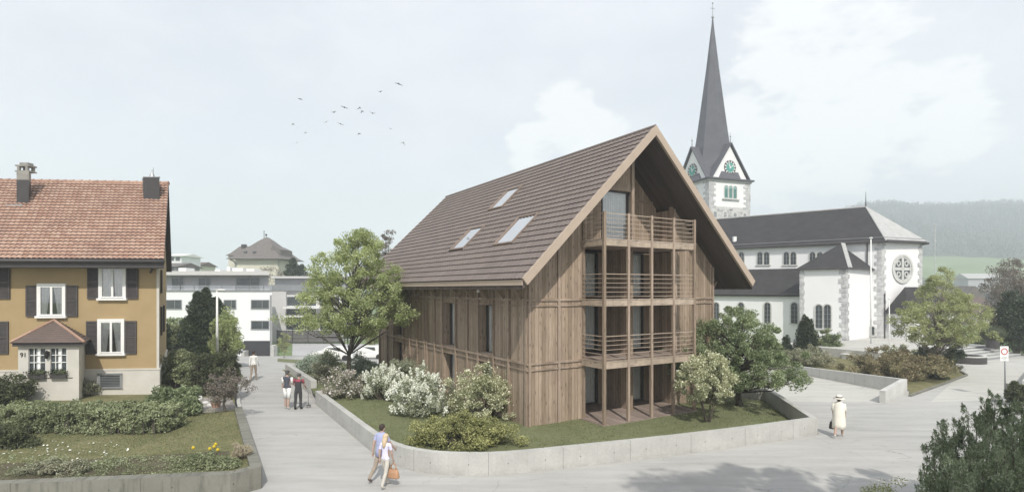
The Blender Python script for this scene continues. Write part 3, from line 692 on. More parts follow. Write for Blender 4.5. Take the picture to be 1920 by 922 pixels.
def glazing(a, b, d, z0, z1, split, seed, cover=1.0):
    f = MB()
    for x in [a, b - .06] + ([split] if split else []): f.box(x, x + .06, d - .03, d + .05, z0, z1)
    f.box(a + .06, b - .06, d - .028, d + .048, z1 - .07, z1); f.box(a + .06, b - .06, d - .028, d + .048, z0, z0 + .07)
    fo = f.build('window', 'metal_dark', H)
    g = MB(); g.face([(a + .05, d + .01, z0 + .05), (b - .05, d + .01, z0 + .05), (b - .05, d + .01, z1 - .05), (a + .05, d + .01, z1 - .05)]); g.build('pane', 'glass', fo)
    c = MB(); curtain(c, (b - (b - a) * cover, d + .16), (b - .04, d + .16), z0 + .04, z1 - .03, .035, .13, seed); c.build('curtain', 'curtain', fo)
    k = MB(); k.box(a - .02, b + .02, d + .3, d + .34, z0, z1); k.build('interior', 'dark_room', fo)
for i, (z0, z1) in enumerate(((.40, 2.50), (2.82, 4.91), (5.24, 7.27))):
    glazing(3.75, 5.0, 1.84, z0, z1, 4.1, i, .8); glazing(5.75, 7.3, 1.29, z0, z1, None, i + 4, .93)
glazing(3.62, 5.27, .10, 7.60, 9.78, 3.72, 9, 1.0)
# windows in the long side
for (a, b) in openings:
    for z0, z1 in ((.42, 2.45), (2.8, 4.93)):
        f = MB(); x = .33
        for y0, y1 in ((a, a + .06), (b - .06, b), (a + (b - a) * .58, a + (b - a) * .58 + .05)): f.box(x, x + .07, y0, y1, z0, z1)
        f.box(x, x + .07, a + .06, b - .06, z1 - .06, z1); f.box(x, x + .07, a + .06, b - .06, z0, z0 + .06)
        fo = f.build('window', 'metal_dark', H)
        g = MB(); g.face([(x + .03, b - .04, z0 + .04), (x + .03, a + .04, z0 + .04), (x + .03, a + .04, z1 - .04), (x + .03, b - .04, z1 - .04)]); g.build('pane', 'glass', fo)
        c = MB(); curtain(c, (x + .13, b - .02), (x + .13, a + .02), z0 + .03, z1 - .02, .03, .12, 3); c.build('curtain', 'curtain', fo)
        sl = MB(); sl.box(.0, .33, a + .002, b - .002, z0 + .001, z0 + .03); sl.build('sill', 'barge', fo)
lamp = MB(); lamp.tube([(-.32, 3.45, 5.75), (-.32, 3.45, 5.6)], .01, 6); lamp.lathe([(.02, .0), (.06, -.02), (.07, -.12), (.05, -.14)], (-.32, 3.45, 5.6), 10)
lamp.build('eave_lamp', 'white_paint', H)

# ------------------------------------------------------------ the ochre house
O3 = Vector((-17.5, 27.5, 0)); Lv = Vector((-.9957, -.0924, 0)); Sv = Vector((-.5, .866, 0)); GZ = .5
OH = thing('ochre_house', 'ochre plastered house with red tiled roof, dark shutters and white porch', 'house', (O3.x, O3.y, 0))
def FP(s, k, z): return O3 + Lv * s + Sv * k + Vector((0, 0, z))
def par(mb, s0, s1, k0, k1, z0, z1, m=0):        # block in the house's slanted plan
    P = [FP(s0, k0, 0), FP(s1, k0, 0), FP(s1, k1, 0), FP(s0, k1, 0)]; P.reverse()
    return mb.hexa([(p.x, p.y, z0) for p in P] + [(p.x, p.y, z1) for p in P], m)
LW = 19.0; KD = 9.7; PL = CAMZ - (692 - HV) / F * 27.4
m_ = MB(); par(m_, 0, LW, 0, KD, PL, 7.0); m_.prism([FP(0.001, .001, 7.0), FP(.001, KD - .001, 7.0), FP(.001, KD / 2, 11.2)], Lv * (LW - .002)); m_.build('wall', 'ochre', OH, world=True)
m_ = MB(); par(m_, -.05, LW, -.05, KD + .05, GZ - .3, PL - .03); par(m_, -.08, LW, -.08, KD + .08, PL - .03, PL + .05); m_.build('plinth', 'plinth', OH, world=True)
m_ = MB(); par(m_, -.02, .10, -.02, .30, PL + .05, 6.95); m_.build('corner_strip', 'plinth', OH, world=True)
# roof
ov = .95; nrm_front = Vector((Lv.y, -Lv.x, 0));  nrm_front = nrm_front if nrm_front.y < 0 else -nrm_front
eaveF = lambda s: FP(s, -ov / .9, 7.03); ridge = lambda s: FP(s, KD / 2, 11.62)
s0, s1 = -.30, LW; V_ = ridge(0) - eaveF(0)
slab = MB()
for kA in (-ov / .9, KD + ov / .9):
    a, b = FP(s0, kA, 6.94), FP(s1, kA, 6.94); c, d = FP(s1, KD / 2, 11.53), FP(s0, KD / 2, 11.53); dn = Vector((0, 0, -.2))
    slab.hexa([a + dn, b + dn, c + dn, d + dn, a, b, c, d] if kA > 0 else [b + dn, a + dn, d + dn, c + dn, b, a, d, c])
slab.build('roof_slab', 'metal_dark', OH, world=True)
t_ = MB(); roof_tiles(t_, FP(s0, -ov / .9, 7.03), Lv, V_, s1 - s0, V_.length, .285, .235, .05, .05, 4); t_.build('roof_tiles', ['tiles_red', 'tile_edge_shade'], OH, world=True)
t_ = MB(); Vb = ridge(0) - FP(0, KD + ov / .9, 7.03); roof_tiles(t_, FP(s0, KD + ov / .9, 7.03), Lv, Vb, s1 - s0, Vb.length, .285, .235, .035, .04, 2); t_.build('roof_tiles', ['tiles_red', 'tile_edge_shade'], OH, world=True)
t_ = MB()
for k in range(int((s1 - s0) / .42)): t_.tube([ridge(s0 + k * .42 - .01) + Vector((0, 0, .03)), ridge(s0 + k * .42 + .43) + Vector((0, 0, .01))], [.12, .10], 8)
t_.build('ridge_cap', 'tiles_red', OH, world=True)
t_ = MB(); t_.tube([FP(s0, -ov / .9 - .12, 6.93), FP(s1, -ov / .9 - .12, 6.93)], .09, 8); t_.build('gutter', 'metal_dark', OH, True, world=True)
t_ = MB(); par(t_, s0 + .02, s1, -ov / .9 + .02, -.02, 6.62, 6.72); par(t_, s0 + .02, s1, -ov / .9 - .03, -ov / .9 + .02, 6.62, 6.90); t_.build('eave_boards', 'metal_dark', OH, world=True)
def fs(u): k = (u - HX) / F; return (O3.x - k * O3.y) / (-Lv.x + k * Lv.y)
def fz(v, s): return Z(v, O3.y + Lv.y * s)
def fbox(mb, u0, u1, v0, v1, out0, out1, m=0):      # box on the facade spanned by photo extents, standing out0..out1 proud
    a, b = fs(u1), fs(u0); z1, z0 = fz(v0, (a + b) / 2), fz(v1, (a + b) / 2); par2(mb, a, b, z0, z1, out0, out1, m)
def par2(mb, a, b, z0, z1, o0, o1, m=0):
    P = [O3 + Lv * b + nrm_front * o1, O3 + Lv * a + nrm_front * o1, O3 + Lv * a + nrm_front * o0, O3 + Lv * b + nrm_front * o0]
    mb.hexa([(p.x, p.y, z0) for p in P] + [(p.x, p.y, z1) for p in P], m)
def house_window(u0, u1, v0, v1, shut=(True, True), seed=0, sw_=22):
    a, b = fs(u1), fs(u0); z1, z0 = fz(v0, a), fz(v1, a); e = .10
    f = MB()
    for q in ((a - e, a, z0 - .02, z1 + .12), (b, b + e, z0 - .02, z1 + .12)): par2(f, *q, .002, .11)
    par2(f, a, b, z1, z1 + .119, .003, .109); w_ = f.build('window', 'white_paint', OH, world=True)
    s = MB(); par2(s, a - .16, b + .16, z0 - .12, z0 - .021, .003, .17); s.build('sill', 'white_paint', w_, world=True)
    s = MB(); mid = (a + b) / 2; 
    for x0, x1 in ((a, a + .06), (b - .06, b), (mid - .05, mid + .05)): par2(s, x0, x1, z0, z1, .062, .098)
    for x0, x1 in ((a + .06, mid - .05), (mid + .05, b - .06)):
        for y0, y1 in ((z0, z0 + .06), (z1 - .06, z1)): par2(s, x0, x1, y0, y1, .0625, .0975)
    s.build('sash', 'white_paint', w_, world=True)
    g = MB(); g.face([(p.x, p.y, z) for p, z in ((O3 + Lv * b + nrm_front * .07, z0), (O3 + Lv * a + nrm_front * .07, z0), (O3 + Lv * a + nrm_front * .07, z1), (O3 + Lv * b + nrm_front * .07, z1))]); g.build('pane', 'glass', w_, world=True)
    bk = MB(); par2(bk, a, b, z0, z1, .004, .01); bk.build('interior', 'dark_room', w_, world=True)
    c = MB(); rr = random.Random(seed)
    for sgn, xa, xb in ((1, a + .04, mid - .03), (-1, mid + .03, b - .04)):
        n = 14                                            # lace gathered towards the sides lower down
        for i in range(n):
            for j in range(8):
                def q(i_, j_):
                    f0, f1 = i_ / n, j_ / 8; pull = .45 * (1 - f1) ** .8 if seed % 2 == 0 else .15 * (1 - f1)
                    f_ = f0 * (1 - pull) if sgn == 1 else 1 - (1 - f0) * (1 - pull)
                    x = xa + (xb - xa) * f_; o = .035 + .014 * math.sin(i_ * 2.6 + seed); p = O3 + Lv * x + nrm_front * o; return (p.x, p.y, z0 + (z1 - z0) * f1)
                c.face([q(i + 1, j), q(i, j), q(i, j + 1), q(i + 1, j + 1)])
    c.build('curtain', 'curtain_lace', w_, world=True)
    for side, on in ((0, shut[0]), (1, shut[1])):
        if not on: continue
        wv = fs(u0 - sw_) - fs(u0) if side == 0 else fs(u1) - fs(u1 + sw_)
        x0, x1 = (b + e + .01, b + e + wv) if side == 0 else (a - e - wv, a - e - .01); h = MB()
        for p0, p1 in ((x0, x0 + .07), (x1 - .07, x1)): par2(h, p0, p1, z0 - .05, z1 + .02, .03, .075)
        for y0 in (z0 - .05, (z0 + z1) / 2 - .04, z1 - .06): par2(h, x0 + .07, x1 - .07, y0, y0 + .08, .031, .074)
        par2(h, x0 + .07, x1 - .07, z0, z1, .03, .035)
        k = 0
        zz = z0 + .05
        while zz < z1 - .08:
            if abs(zz - (z0 + z1) / 2) > .06:
                P = [O3 + Lv * (x1 - .07) + nrm_front * .036, O3 + Lv * (x0 + .07) + nrm_front * .036]; Q = [O3 + Lv * (x0 + .07) + nrm_front * .07, O3 + Lv * (x1 - .07) + nrm_front * .07]
                h.face([(P[0].x, P[0].y, zz + .04), (Q[1].x, Q[1].y, zz), (Q[0].x, Q[0].y, zz), (P[1].x, P[1].y, zz + .04)])
            zz += .062
        h.build('shutter', 'shutter', OH, world=True)
house_window(76, 121, 536, 591, seed=0); house_window(191, 234, 501, 558, seed=1); house_window(189, 231, 602, 661, seed=2)
house_window(-56, -9, 501, 558, (True, True), 3, 25); house_window(-60, -11, 603, 661, (True, True), 4, 24)
# side shutters seen edge-on on the right flank
for z0, z1, k0 in ((3.2, 4.7, 1.6), (3.2, 4.7, 4.6), (5.4, 6.6, 1.6)):
    h = MB(); par(h, -.10, -.02, k0, k0 + .5, z0, z1); h.build('shutter', 'shutter', OH, world=True)
    h = MB(); par(h, -.05, -.002, k0 + .55, k0 + 1.5, z0, z1); h.build('window', 'white_paint', OH, world=True)
# cellar window
m_ = MB(); fbox(m_, 190, 227, 703, 724, .052, .06); cw = m_.build('cellar_window', 'dark_glass', OH, world=True)
m_ = MB(); fbox(m_, 186, 190, 699, 727, .051, .10); fbox(m_, 227, 230, 699, 727, .051, .10); fbox(m_, 190, 227, 699, 703, .051, .10); fbox(m_, 190, 227, 724, 727, .051, .10)
for v in (700, 726): fbox(m_, 184, 232, v, v + .8, .12, .14)
for u in (185, 231): fbox(m_, u, u + .8, 697, 728, .12, .14)
for v in (706, 709, 712, 715, 718, 721): fbox(m_, 190, 227, v, v + .5, .061, .075)
m_.build('frame', 'metal_grey', cw, world=True)
m_ = MB(); p = O3 + Lv * fs(157) + nrm_front * .12; m_.tube([(p.x, p.y, .6), (p.x, p.y, 3.15), ], .045, 8); m_.build('downpipe', 'tiles_red', OH, True, world=True)
m_ = MB(); p = O3 + Lv * .25 + nrm_front * .1; m_.tube([(p.x, p.y, 6.6), (p.x - .1, p.y, 6.4), (p.x, p.y + .02, .6)][:2], .045, 8); m_.build('downpipe', 'metal_dark', OH, True, world=True)
# chimneys
def chim(u, vb, u0, u1, v0, cap, y, metal):
    c = thing('chimney', '', 'x', (0, 0, 0)); return c
yq = 30.6
def chimney(u0, u1, vtop, kk, mat, pots):
    s = 0
    yc = kk; x0, x1 = X(u0, yc - .4), X(u1, yc - .4); z1 = Z(vtop, yc - .4); m = MB(); m.box(x0, x1, yc - .4, yc + .4, 9.2, z1)
    m.v = [(x - (y - yc + .4) * .72, y, z) for x, y, z in m.v]; o = m.build('chimney', mat, OH, world=True)
    return o, (x0 + x1) / 2, (x0, x1), yc, z1
o, xc, xx, yc, z1 = chimney(31, 54, 337, 29.75, 'metal_dark', 0)
m_ = MB(); x0s, x1s = xx; xx = (xx[0] - .28, xx[1] - .28); m_.hexa([(x0s, yc - .399, z1), (x1s, yc - .399, z1), (x1s - .57, yc + .399, z1), (x0s - .57, yc + .399, z1), (x0s, yc - .399, z1 + .45), (x1s, yc - .399, z1 + .45), (x1s - .57, yc + .399, z1 + .45), (x0s - .57, yc + .399, z1 + .45)]); m_.box(xx[0] + .1, xx[1] + .2, yc - .3, yc + .2, z1 + .45, z1 + .52)
for sx in (-1, 1):
    for sy in (-1, 1): m_.box(xc - .12 + sx * .22 - .06, xc - .12 + sx * .22 + .06, yc - .05 + sy * .18 - .06, yc - .05 + sy * .18 + .06, z1 + .52, z1 + .74)
m_.box(xx[0] + .1, xx[1] + .2, yc - .3, yc + .2, z1 + .74, z1 + .82); m_.box(xc - .35, xc + .1, yc - .2, yc + .15, z1 + .82, z1 + .96); m_.build('chimney_cap', 'chimney_render', o, world=True)
m_.v = [(x - (y - yc + .4) * .72, y, z) for x, y, z in m_.v] if False else m_.v; m_ = MB(); m_.box(xx[0] - .12, xx[1] + .12, yc - .62, yc - .4, 9.9, 10.05); m_.build('flashing', 'metal_grey', o, world=True)
o, xc, xx, yc, z1 = chimney(269, 299, 333, 30.75, 'metal_dark', 0)
m_ = MB(); m_.hexa([(a_ - (b_) * .72, yc - .4 + b_, z_) for z_ in (z1, z1 + .05) for a_, b_ in ((xx[0] - .03, -.03), (xx[1] + .03, -.03), (xx[1] + .03, .83), (xx[0] - .03, .83))]); xc -= .2; m_.tube([(xc - .02, yc, z1 + .05), (xc - .02, yc, z1 + .22)], [.16, .12], 8); m_.tube([(xc - .02, yc, z1 + .2), (xc - .02, yc, z1 + .5)], [.10, .03], 8); m_.tube([(xc + .02, yc, z1 + .3), (xc + .05, yc, z1 + .65)], [.03, .008], 6)
m_.build('chimney_pot', 'metal_grey', o, world=True)
# porch (stands out along the slanted side direction)
PV = -Sv
def pk(mb, a, b, z0, z1, o0, o1, m=0):
    P = [O3 + Lv * b + PV * o1, O3 + Lv * a + PV * o1, O3 + Lv * a + PV * o0, O3 + Lv * b + PV * o0]
    mb.hexa([(p.x, p.y, z0) for p in P] + [(p.x, p.y, z1) for p in P], m)
py = 1.7                                   # how far it stands out
def porch_pt(u, v, o=py): 
    s = 0; k = (u - HX) / F; Q = O3 + PV * o; s = (Q.x - k * Q.y) / (-Lv.x + k * Lv.y); return s, Z(v, (Q + Lv * s).y)
a, _ = porch_pt(148, 700); b, _ = porch_pt(34, 700); zt = porch_pt(90, 648)[1]; zc = porch_pt(90, 703)[1]
m_ = MB()
sA0, sA1, sB0, sB1 = porch_pt(125.5, 0)[0], porch_pt(94, 0)[0], porch_pt(86, 0)[0], porch_pt(53, 0)[0]
pk(m_, a, sA0, .2, zt, py - .15, py); pk(m_, sA1, sB0, .2, zt, py - .15, py); pk(m_, sB1, b, .2, zt, py - .15, py)
for q0, q1 in ((sA0, sA1), (sB0, sB1)): pk(m_, q0, q1, .2, zc, py - .149, py - .001); pk(m_, q0, q1, zt - .12, zt, py - .149, py - .001)
pk(m_, a, a + .15, .2, zt, 0, py - .151); pk(m_, b - .15, b, .2, zt, 0, py - .151)
porch = m_.build('porch', 'plinth', OH, world=True)
for q0, q1 in ((sA0, sA1), (sB0, sB1)):
    f = MB(); W_ = q1 - q0
    for fr_ in (0, .33, .66, .96): pk(f, q0 + W_ * fr_, q0 + W_ * fr_ + .032, zc, zt - .12, py - .10, py - .05)
    for zz in (zc, zc + (zt - zc) * .42, zt - .45): pk(f, q0 + .051, q1 - .06, zz, zz + .028, py - .099, py - .052)
    fo = f.build('porch_window', 'white_paint', porch, world=True)
    g = MB(); pk(g, q0, q1, zc, zt - .12, py - .13, py - .125); g.build('pane', 'dark_glass', porch, world=True)
    c = MB(); P0, P1 = O3 + Lv * (q0 + W_ * .55) + PV * (py - .118), O3 + Lv * (q0 + W_ * .3) + PV * (py - .118); curtain(c, P0, P1, zc, zt - .12, .008, .1); c.build('curtain', 'curtain', porch, world=True)
    bx = MB(); pk(bx, q0 + .02, q1 - .02, zc - .12, zc + .08, py + .01, py + .2); fbx = bx.build('flower_box', 'metal_dark', OH, world=True)
    rgb_ = np.random.default_rng(4); n = 500; cc_ = O3 + Lv * ((q0 + q1) / 2) + PV * (py + .1); Pq = np.array([cc_.x, cc_.y, zc + .14]) + rgb_.normal(size=(n, 3)) * np.array([W_ * .24, .06, .07]); leaf_mesh('box_plants', Pq, .05, 'leaf_yew', fbx, .6, 4)
m_ = MB(); pk(m_, sA0 - .25, sB1 + .25, zc - .14, zc - .115, py + .005, py + .03); m_.build('rail', 'metal_dark', porch, world=True)
z_e = porch_pt(90, 641)[1]; z_r = Z(601, 26.6); hs_ = MB(); o_ = .28
E = [O3 + Lv * (a - o_) + PV * (py + o_), O3 + Lv * (b + o_) + PV * (py + o_), O3 + Lv * (b + o_) + PV * .0, O3 + Lv * (a - o_) + PV * .0]
mdl = (a + b) / 2; Rg = O3 + Lv * (mdl - .0) + PV * .55; Rb = O3 + Lv * mdl + PV * .0
E = [Vector((p.x, p.y, z_e)) for p in E]; Rg.z = z_r; Rb.z = z_r + .02
rt = MB(); rt.face([E[1], E[0], Rg]); rt.face([E[0], E[3], Rb, Rg]); rt.face([E[2], E[1], Rg, Rb])
rt.face([E[0] - Vector((0, 0, .03)), E[1] - Vector((0, 0, .03)), E[2] - Vector((0, 0, .03)), E[3] - Vector((0, 0, .03))])
# courses as small raised strips
for i in range(1, 11):
    f_ = i / 11
    for P0, P1, Q0, Q1 in ((E[1], E[0], Rg, Rg), (E[0], E[3], Rg, Rb), (E[2], E[1], Rb, Rg)):
        A_, B_ = P0.lerp(Q0, f_), P1.lerp(Q1, f_)
        if (A_ - B_).length > .12: rt.beam(A_, B_, .03, .035)
pr = rt.build('porch_roof', 'tiles_dark', OH, world=True)
m_ = MB()
for p0, p1 in ((E[0], Rg), (E[1], Rg)): m_.tube([p0 + Vector((0, 0, .02)), p1 + Vector((0, 0, .04))], .06, 6)
m_.build('hip_tiles', 'tiles_red', pr, world=True)
m_ = MB(); pk(m_, a - .2, b + .2, zt, z_e - .03, 0.01, py + .2); m_.build('porch_soffit', 'metal_dark', OH, world=True)
ls, lz = porch_pt(88.5, 667); lp = O3 + Lv * ls + PV * (py + .12); m_ = MB(); m_.lathe([(.02, .26), (.12, .2), (.13, .17), (.09, .16), (.10, .02), (.06, -.08), (.02, -.12)], (lp.x, lp.y, lz), 6); m_.beam(lp + Vector((0, 0, lz + .1)), lp - PV * .13 + Vector((0, 0, lz + .16)), .03, .03); m_.build('wall_lantern', 'black', OH, world=True)
cu = bpy.data.curves.new('house_number', 'FONT'); cu.body = '91'; cu.size = .29; cu.extrude = .012; cu.materials.append(MATS['black']); no = bpy.data.objects.new('house_number', cu); COL.objects.link(no); bpy.context.evaluated_depsgraph_get().update(); nme = bpy.data.meshes.new_from_object(no.evaluated_get(bpy.context.evaluated_depsgraph_get())); bpy.data.objects.remove(no); no = bpy.data.objects.new('house_number', nme); COL.objects.link(no); no.parent = OH
ns, nz = porch_pt(37.5, 669); npos = O3 + Lv * ns + PV * (py + .015) - O3; no.location = (npos.x, npos.y, nz); no.rotation_euler = (R(90), 0, math.atan2(-Lv.y, -Lv.x))
# ------------------------------------------------------------ the church
dN = Vector((-.76, .65, 0)).normalized(); nN = Vector((dN.y, -dN.x, 0)); nN = nN if nN.x > 0 else -nN      # along the nave, across it (inwards)
CC = Vector((36.6, 55, 0)); WN = 11.0; LNV = 27.
CH = thing('church', 'white plastered church with dark slate roofs, stone quoins and round east window', 'church', (CC.x, CC.y, 0))
def cp(s, k, z=0.): return CC + dN * s + nN * k + Vector((0, 0, z))
ZE, ZR = 10.32, 14.55
C3 = CC + Vector((5.4, 1.9, 0)); C4 = cp(0, WN) ; AP = cp(2.1, 5.5, ZR); RE = cp(LNV, 5.5, ZR)
def wallp(mb, pts, z0, z1, close=True):
    n = len(pts)
    P = [Vector((p.x, p.y, 0)) for p in pts]
    ar = sum(P[i].x * P[(i + 1) % n].y - P[(i + 1) % n].x * P[i].y for i in range(n))
    if ar < 0: P.reverse()
    mb.face([(p.x, p.y, z1) for p in P])
    for i in range(n): a, b = P[i], P[(i + 1) % n]; mb.face([(a.x, a.y, z0), (b.x, b.y, z0), (b.x, b.y, z1), (a.x, a.y, z1)])
    return mb
m_ = MB(); wallp(m_, [CC, cp(LNV, 0), cp(LNV, WN), C4, C3], -.2, ZE + .1); m_.build('wall', 'stucco', CH, world=True)
cen = cp(5, 5.5)
def outv(p, k): d = Vector((p.x - cen.x, p.y - cen.y, 0)).normalized(); return p + d * k
m_ = MB(); z = ZE
A = cp(-.0, -.45) - dN * .45; B3 = C3 + Vector((.5, -.25, 0)); B4 = C4 + Vector((.6, .2, 0)); A2 = cp(LNV + .2, -.45); D2 = cp(LNV + .2, WN + .45)
for q in (A, B3, B4, A2, D2): q.z = ZE
m_.face([A2, A, AP, RE]); m_.face([A, B3, AP]); m_.face([B3, B4, AP]); m_.face([B4, D2, RE, AP]); m_.face([D2, A2, RE])
m_.face([A, A2, D2, B4, B3]); cr_ = m_.build('roof', 'slate', CH, world=True)
# east slope as its own covering, its sunlight painted in as a paler colour
m_ = MB(); up = Vector((0, 0, .03)); nn_ = (B3 - A).cross(AP - A).normalized(); nn_ = nn_ if nn_.z > 0 else -nn_
m_.prism([A.lerp(AP, .03).lerp(B3, .01) + nn_ * .01, B3.lerp(AP, .03) + nn_ * .01, AP + nn_ * .01], nn_ * .05); m_.build('east_slope_sunlit', 'slate_light', CH, world=True)
m_ = MB()
for P, Q in ((A2, A), (A, B3), (B3, B4)):
    m_.tube([P + Vector((0, 0, -.03)), Q + Vector((0, 0, -.03))], .11, 6)
m_.build('gutter', 'metal_dark', CH, world=True)
m_ = MB()
for P, Q in ((A2, A), (A, B3)):
    n0 = P.lerp(AP if P is not A2 else RE, .07) ; n1 = Q.lerp(AP, .07); m_.tube([n0 + Vector((0, 0, .12)), n1 + Vector((0, 0, .12))], .03, 4)
m_.build('snow_guard', 'metal_grey', CH, world=True)
m_ = MB(); m_.tube([AP, AP + Vector((0, 0, .7)), AP + Vector((0, 0, 1.7))], [.07, .04, .012], 6); m_.build('finial', 'metal_dark', CH, world=True)
m_ = MB(); m_.tube([AP + up, RE + up], .09, 6); m_.tube([A + up, AP + up], .07, 6); m_.tube([B3 + up, AP + up], .07, 6); m_.build('ridge_cap', 'slate_light', CH, world=True)
v_ = cp(14.2, -.0) + Vector((0, 0, 0)); m_ = MB(); q = A2.lerp(A, .47).lerp(AP.lerp(RE, .55), .22); m_.box(q.x - .18, q.x + .18, q.y - .18, q.y + .18, q.z - .1, q.z + .5); m_.build('roof_vent', 'white_paint', CH, world=True)
# side aisle
KA = -3.6; SA0, SA1 = 5.0, LNV
m_ = MB(); wallp(m_, [cp(SA0, KA), cp(SA1, KA), cp(SA1, -.01), cp(SA0, -.01)], -.2, 5.1); m_.build('aisle_wall', 'stucco', CH, world=True)
m_ = MB(); a, b, c, d = cp(SA0 - .1, KA - .35, 5.05), cp(SA1, KA - .35, 5.05), cp(SA1, -.012, 7.85), cp(SA0 - .1, -.012, 7.85); dn = Vector((0, 0, -.2))
m_.hexa([b + dn, a + dn, d + dn, c + dn, b, a, d, c]); m_.build('aisle_roof', 'slate', CH, world=True)
m_ = MB(); m_.tube([a + Vector((0, 0, .0)), b], .09, 6); m_.build('aisle_gutter', 'metal_dark', CH, world=True)
# transept block
T0 = Vector((31.6, 52.5, 0)); TL = T0 + dN * 3.95; TR = Vector((35.75, 55.6, 0)); TB = cp(6.0, .4); TZ = 7.57
m_ = MB(); wallp(m_, [T0, TL, cp(5.0, .3), cp(1.2, .3), TR - Vector((.0, 0, 0))], -.2, TZ); m_.build('transept_wall', 'stucco', CH, world=True)
e = .4; P = [TL + dN * .4 - nN * .35, T0 - nN * .35 - dN * .2, TR + Vector((.55, -.1, 0)), cp(1.0, .35), cp(5.3, .35)]
apx = Vector((X(1577, 55.5), 55.5, Z(456.5, 55.5))); apx2 = apx + nN * 1.3 + dN * .3
for q in P: q.z = TZ
m_ = MB(); m_.face([P[0], P[1], apx]); m_.face([P[1], P[2], apx2, apx]); m_.face([P[4], P[0], apx, apx2]); m_.face([P[2], P[3], apx2]); m_.face(list(reversed(P))); m_.face([P[3], P[4], apx2])
m_.build('transept_roof', 'slate', CH, world=True)
m_ = MB(); a_ = P[1].lerp(apx, .02); ww = (P[2] - P[1]).normalized()
m_.prism([a_ + ww * .05 + Vector((0, 0, .03)), a_ + ww * .95 + Vector((0, 0, .03)), apx + ww * .9 + Vector((0, 0, .04)), apx + Vector((0, 0, .05))], (0, 0, .04)); m_.build('pale_slates', 'slate_light', CH, world=True)
m_ = MB()
for p, q in ((P[0], P[1]), (P[1], P[2])): m_.tube([p, q], .08, 6)
m_.build('transept_gutter', 'metal_dark', CH, world=True)
# quoins
def quoins(name, corner, d1, d2, z0, z1, h=.42, parent=CH, wa=.55, wb=.32, mat='stone'):
    m = MB(); z = z0; i = 0; d1 = d1.normalized(); d2 = d2.normalized(); rg = random.Random(int(corner.x * 7 + corner.y))
    while z < z1 - .1:
        hh = min(h * rg.uniform(.85, 1.1), z1 - z); a = wa if i % 2 else wb; b = wb if i % 2 else wa; a *= rg.uniform(.9, 1.1); b *= rg.uniform(.9, 1.1); pr = .04 + .03 * rg.random(); o = corner - (d1 + d2) * pr
        pts = [o, o + d1 * (a + pr), o + d1 * (a + pr) + d2 * .1, o + d1 * .1 + d2 * .1, o + d1 * .1 + d2 * (b + pr), o + d2 * (b + pr)]
        m.prism([(p.x, p.y, z) for p in pts], (0, 0, hh - .03)); z += hh; i += 1
    m.build(name, mat, parent, world=True)
quoins('quoin', CC, dN, (C3 - CC), 0, ZE - .1); quoins('quoin', T0, dN, (TR - T0), 0, TZ - .1); quoins('quoin', TL, -dN, nN, 0, TZ - .1, wa=.4, wb=.3); quoins('quoin', C3, (CC - C3), (C4 - C3), 0, ZE - .1)
def arch_pts(w_, h, n=8): 
    r = w_ / 2; return [(-r, 0)] + [(r, 0)] + [(r * math.cos(math.pi * k / n), h - r + r * math.sin(math.pi * k / n)) for k in range(n + 1)]
def arch_window(o, dx, nrm, w_, h, parent=CH, frame=.12, fmat='stone_pale', gmat='dark_glass', mull=True):
    """arched window: o foot centre on the wall, dx along the wall, nrm outwards"""
    dx = dx.normalized(); nrm = nrm.normalized(); U = Vector((0, 0, 1)); n = 10; r = w_ / 2
    inn = [(-r, 0), (-r, h - r)] + [(-r * math.cos(math.pi * k / n), h - r + r * math.sin(math.pi * k / n)) for k in range(1, n)] + [(r, h - r), (r, 0)]
    R2 = r + frame; ou = [(-R2, -frame), (-R2, h - r)] + [(-R2 * math.cos(math.pi * k / n), h - r + R2 * math.sin(math.pi * k / n)) for k in range(1, n)] + [(R2, h - r), (R2, -frame)]
    m = MB(); W3 = lambda p, k: o + dx * p[0] + U * p[1] + nrm * k
    for i in range(len(inn) - 1):
        a, b, c, d = ou[i], ou[i + 1], inn[i + 1], inn[i]
        for q in ((W3(a, .07), W3(b, .07), W3(c, .07), W3(d, .07)), (W3(d, .07), W3(c, .07), W3(c, .0), W3(d, .0)), (W3(b, .07), W3(a, .07), W3(a, 0), W3(b, 0))): m.face(q)
    m.beam(o - dx * (R2 + .05) + nrm * .05 - U * .06, o + dx * (R2 + .05) + nrm * .05 - U * .06, .16, .12)
    f = m.build('window', fmat, parent, world=True)
    g = MB(); g.face([W3(p, .012) for p in inn]); g.build('pane', gmat, f, world=True)
    if mull:
        b = MB(); b.beam(o + nrm * .03, o + nrm * .03 + U * (h - .05), .03, .03)
        for k in range(1, int(h / .45) + 1):
            if k * .45 < h - r * .6: b.beam(o + nrm * .03 - dx * (r - .01) + U * k * .45, o + nrm * .03 + dx * (r - .01) + U * k * .45, .025, .025)
        b.build('bars', 'metal_grey', f, world=True)
    return f
outN = -nN
def on_line(P0, d, u): k = (u - HX) / F; return P0 + d * ((k * P0.y - P0.x) / (d.x - k * d.y))
def win_line(P0, d, nrm, u, v0, v1, w_, **k):
    p = on_line(P0, d, u); z1, z0 = Z(v0, p.y), Z(v1, p.y); q = Vector((p.x, p.y, z0)); return arch_window(q, d, nrm, w_, z1 - z0, **k)
for u in (1343, 1389.5, 1439, 1489.5): win_line(cp(0, KA), dN, outN, u, 567, 606, .62)
for u in (1390.5, 1425, 1437.5, 1474.5, 1487.5, 1523.5, 1537.5, 1350, 1338): win_line(CC, dN, outN, u, 473, 496, .55, frame=.1)
for u in (1535.5, 1551.5): win_line(T0, dN, outN, u, 571, 615, .58)
e_d = (C3 - CC).normalized(); e_n = Vector((e_d.y, -e_d.x, 0))
win_line(T0, (TR - T0), Vector((.6, -.8, 0)), 1612, 700, 705, .01) if False else None
win_line(CC, dN, outN, 1636.5, 612, 628, .3, frame=.14, mull=False)
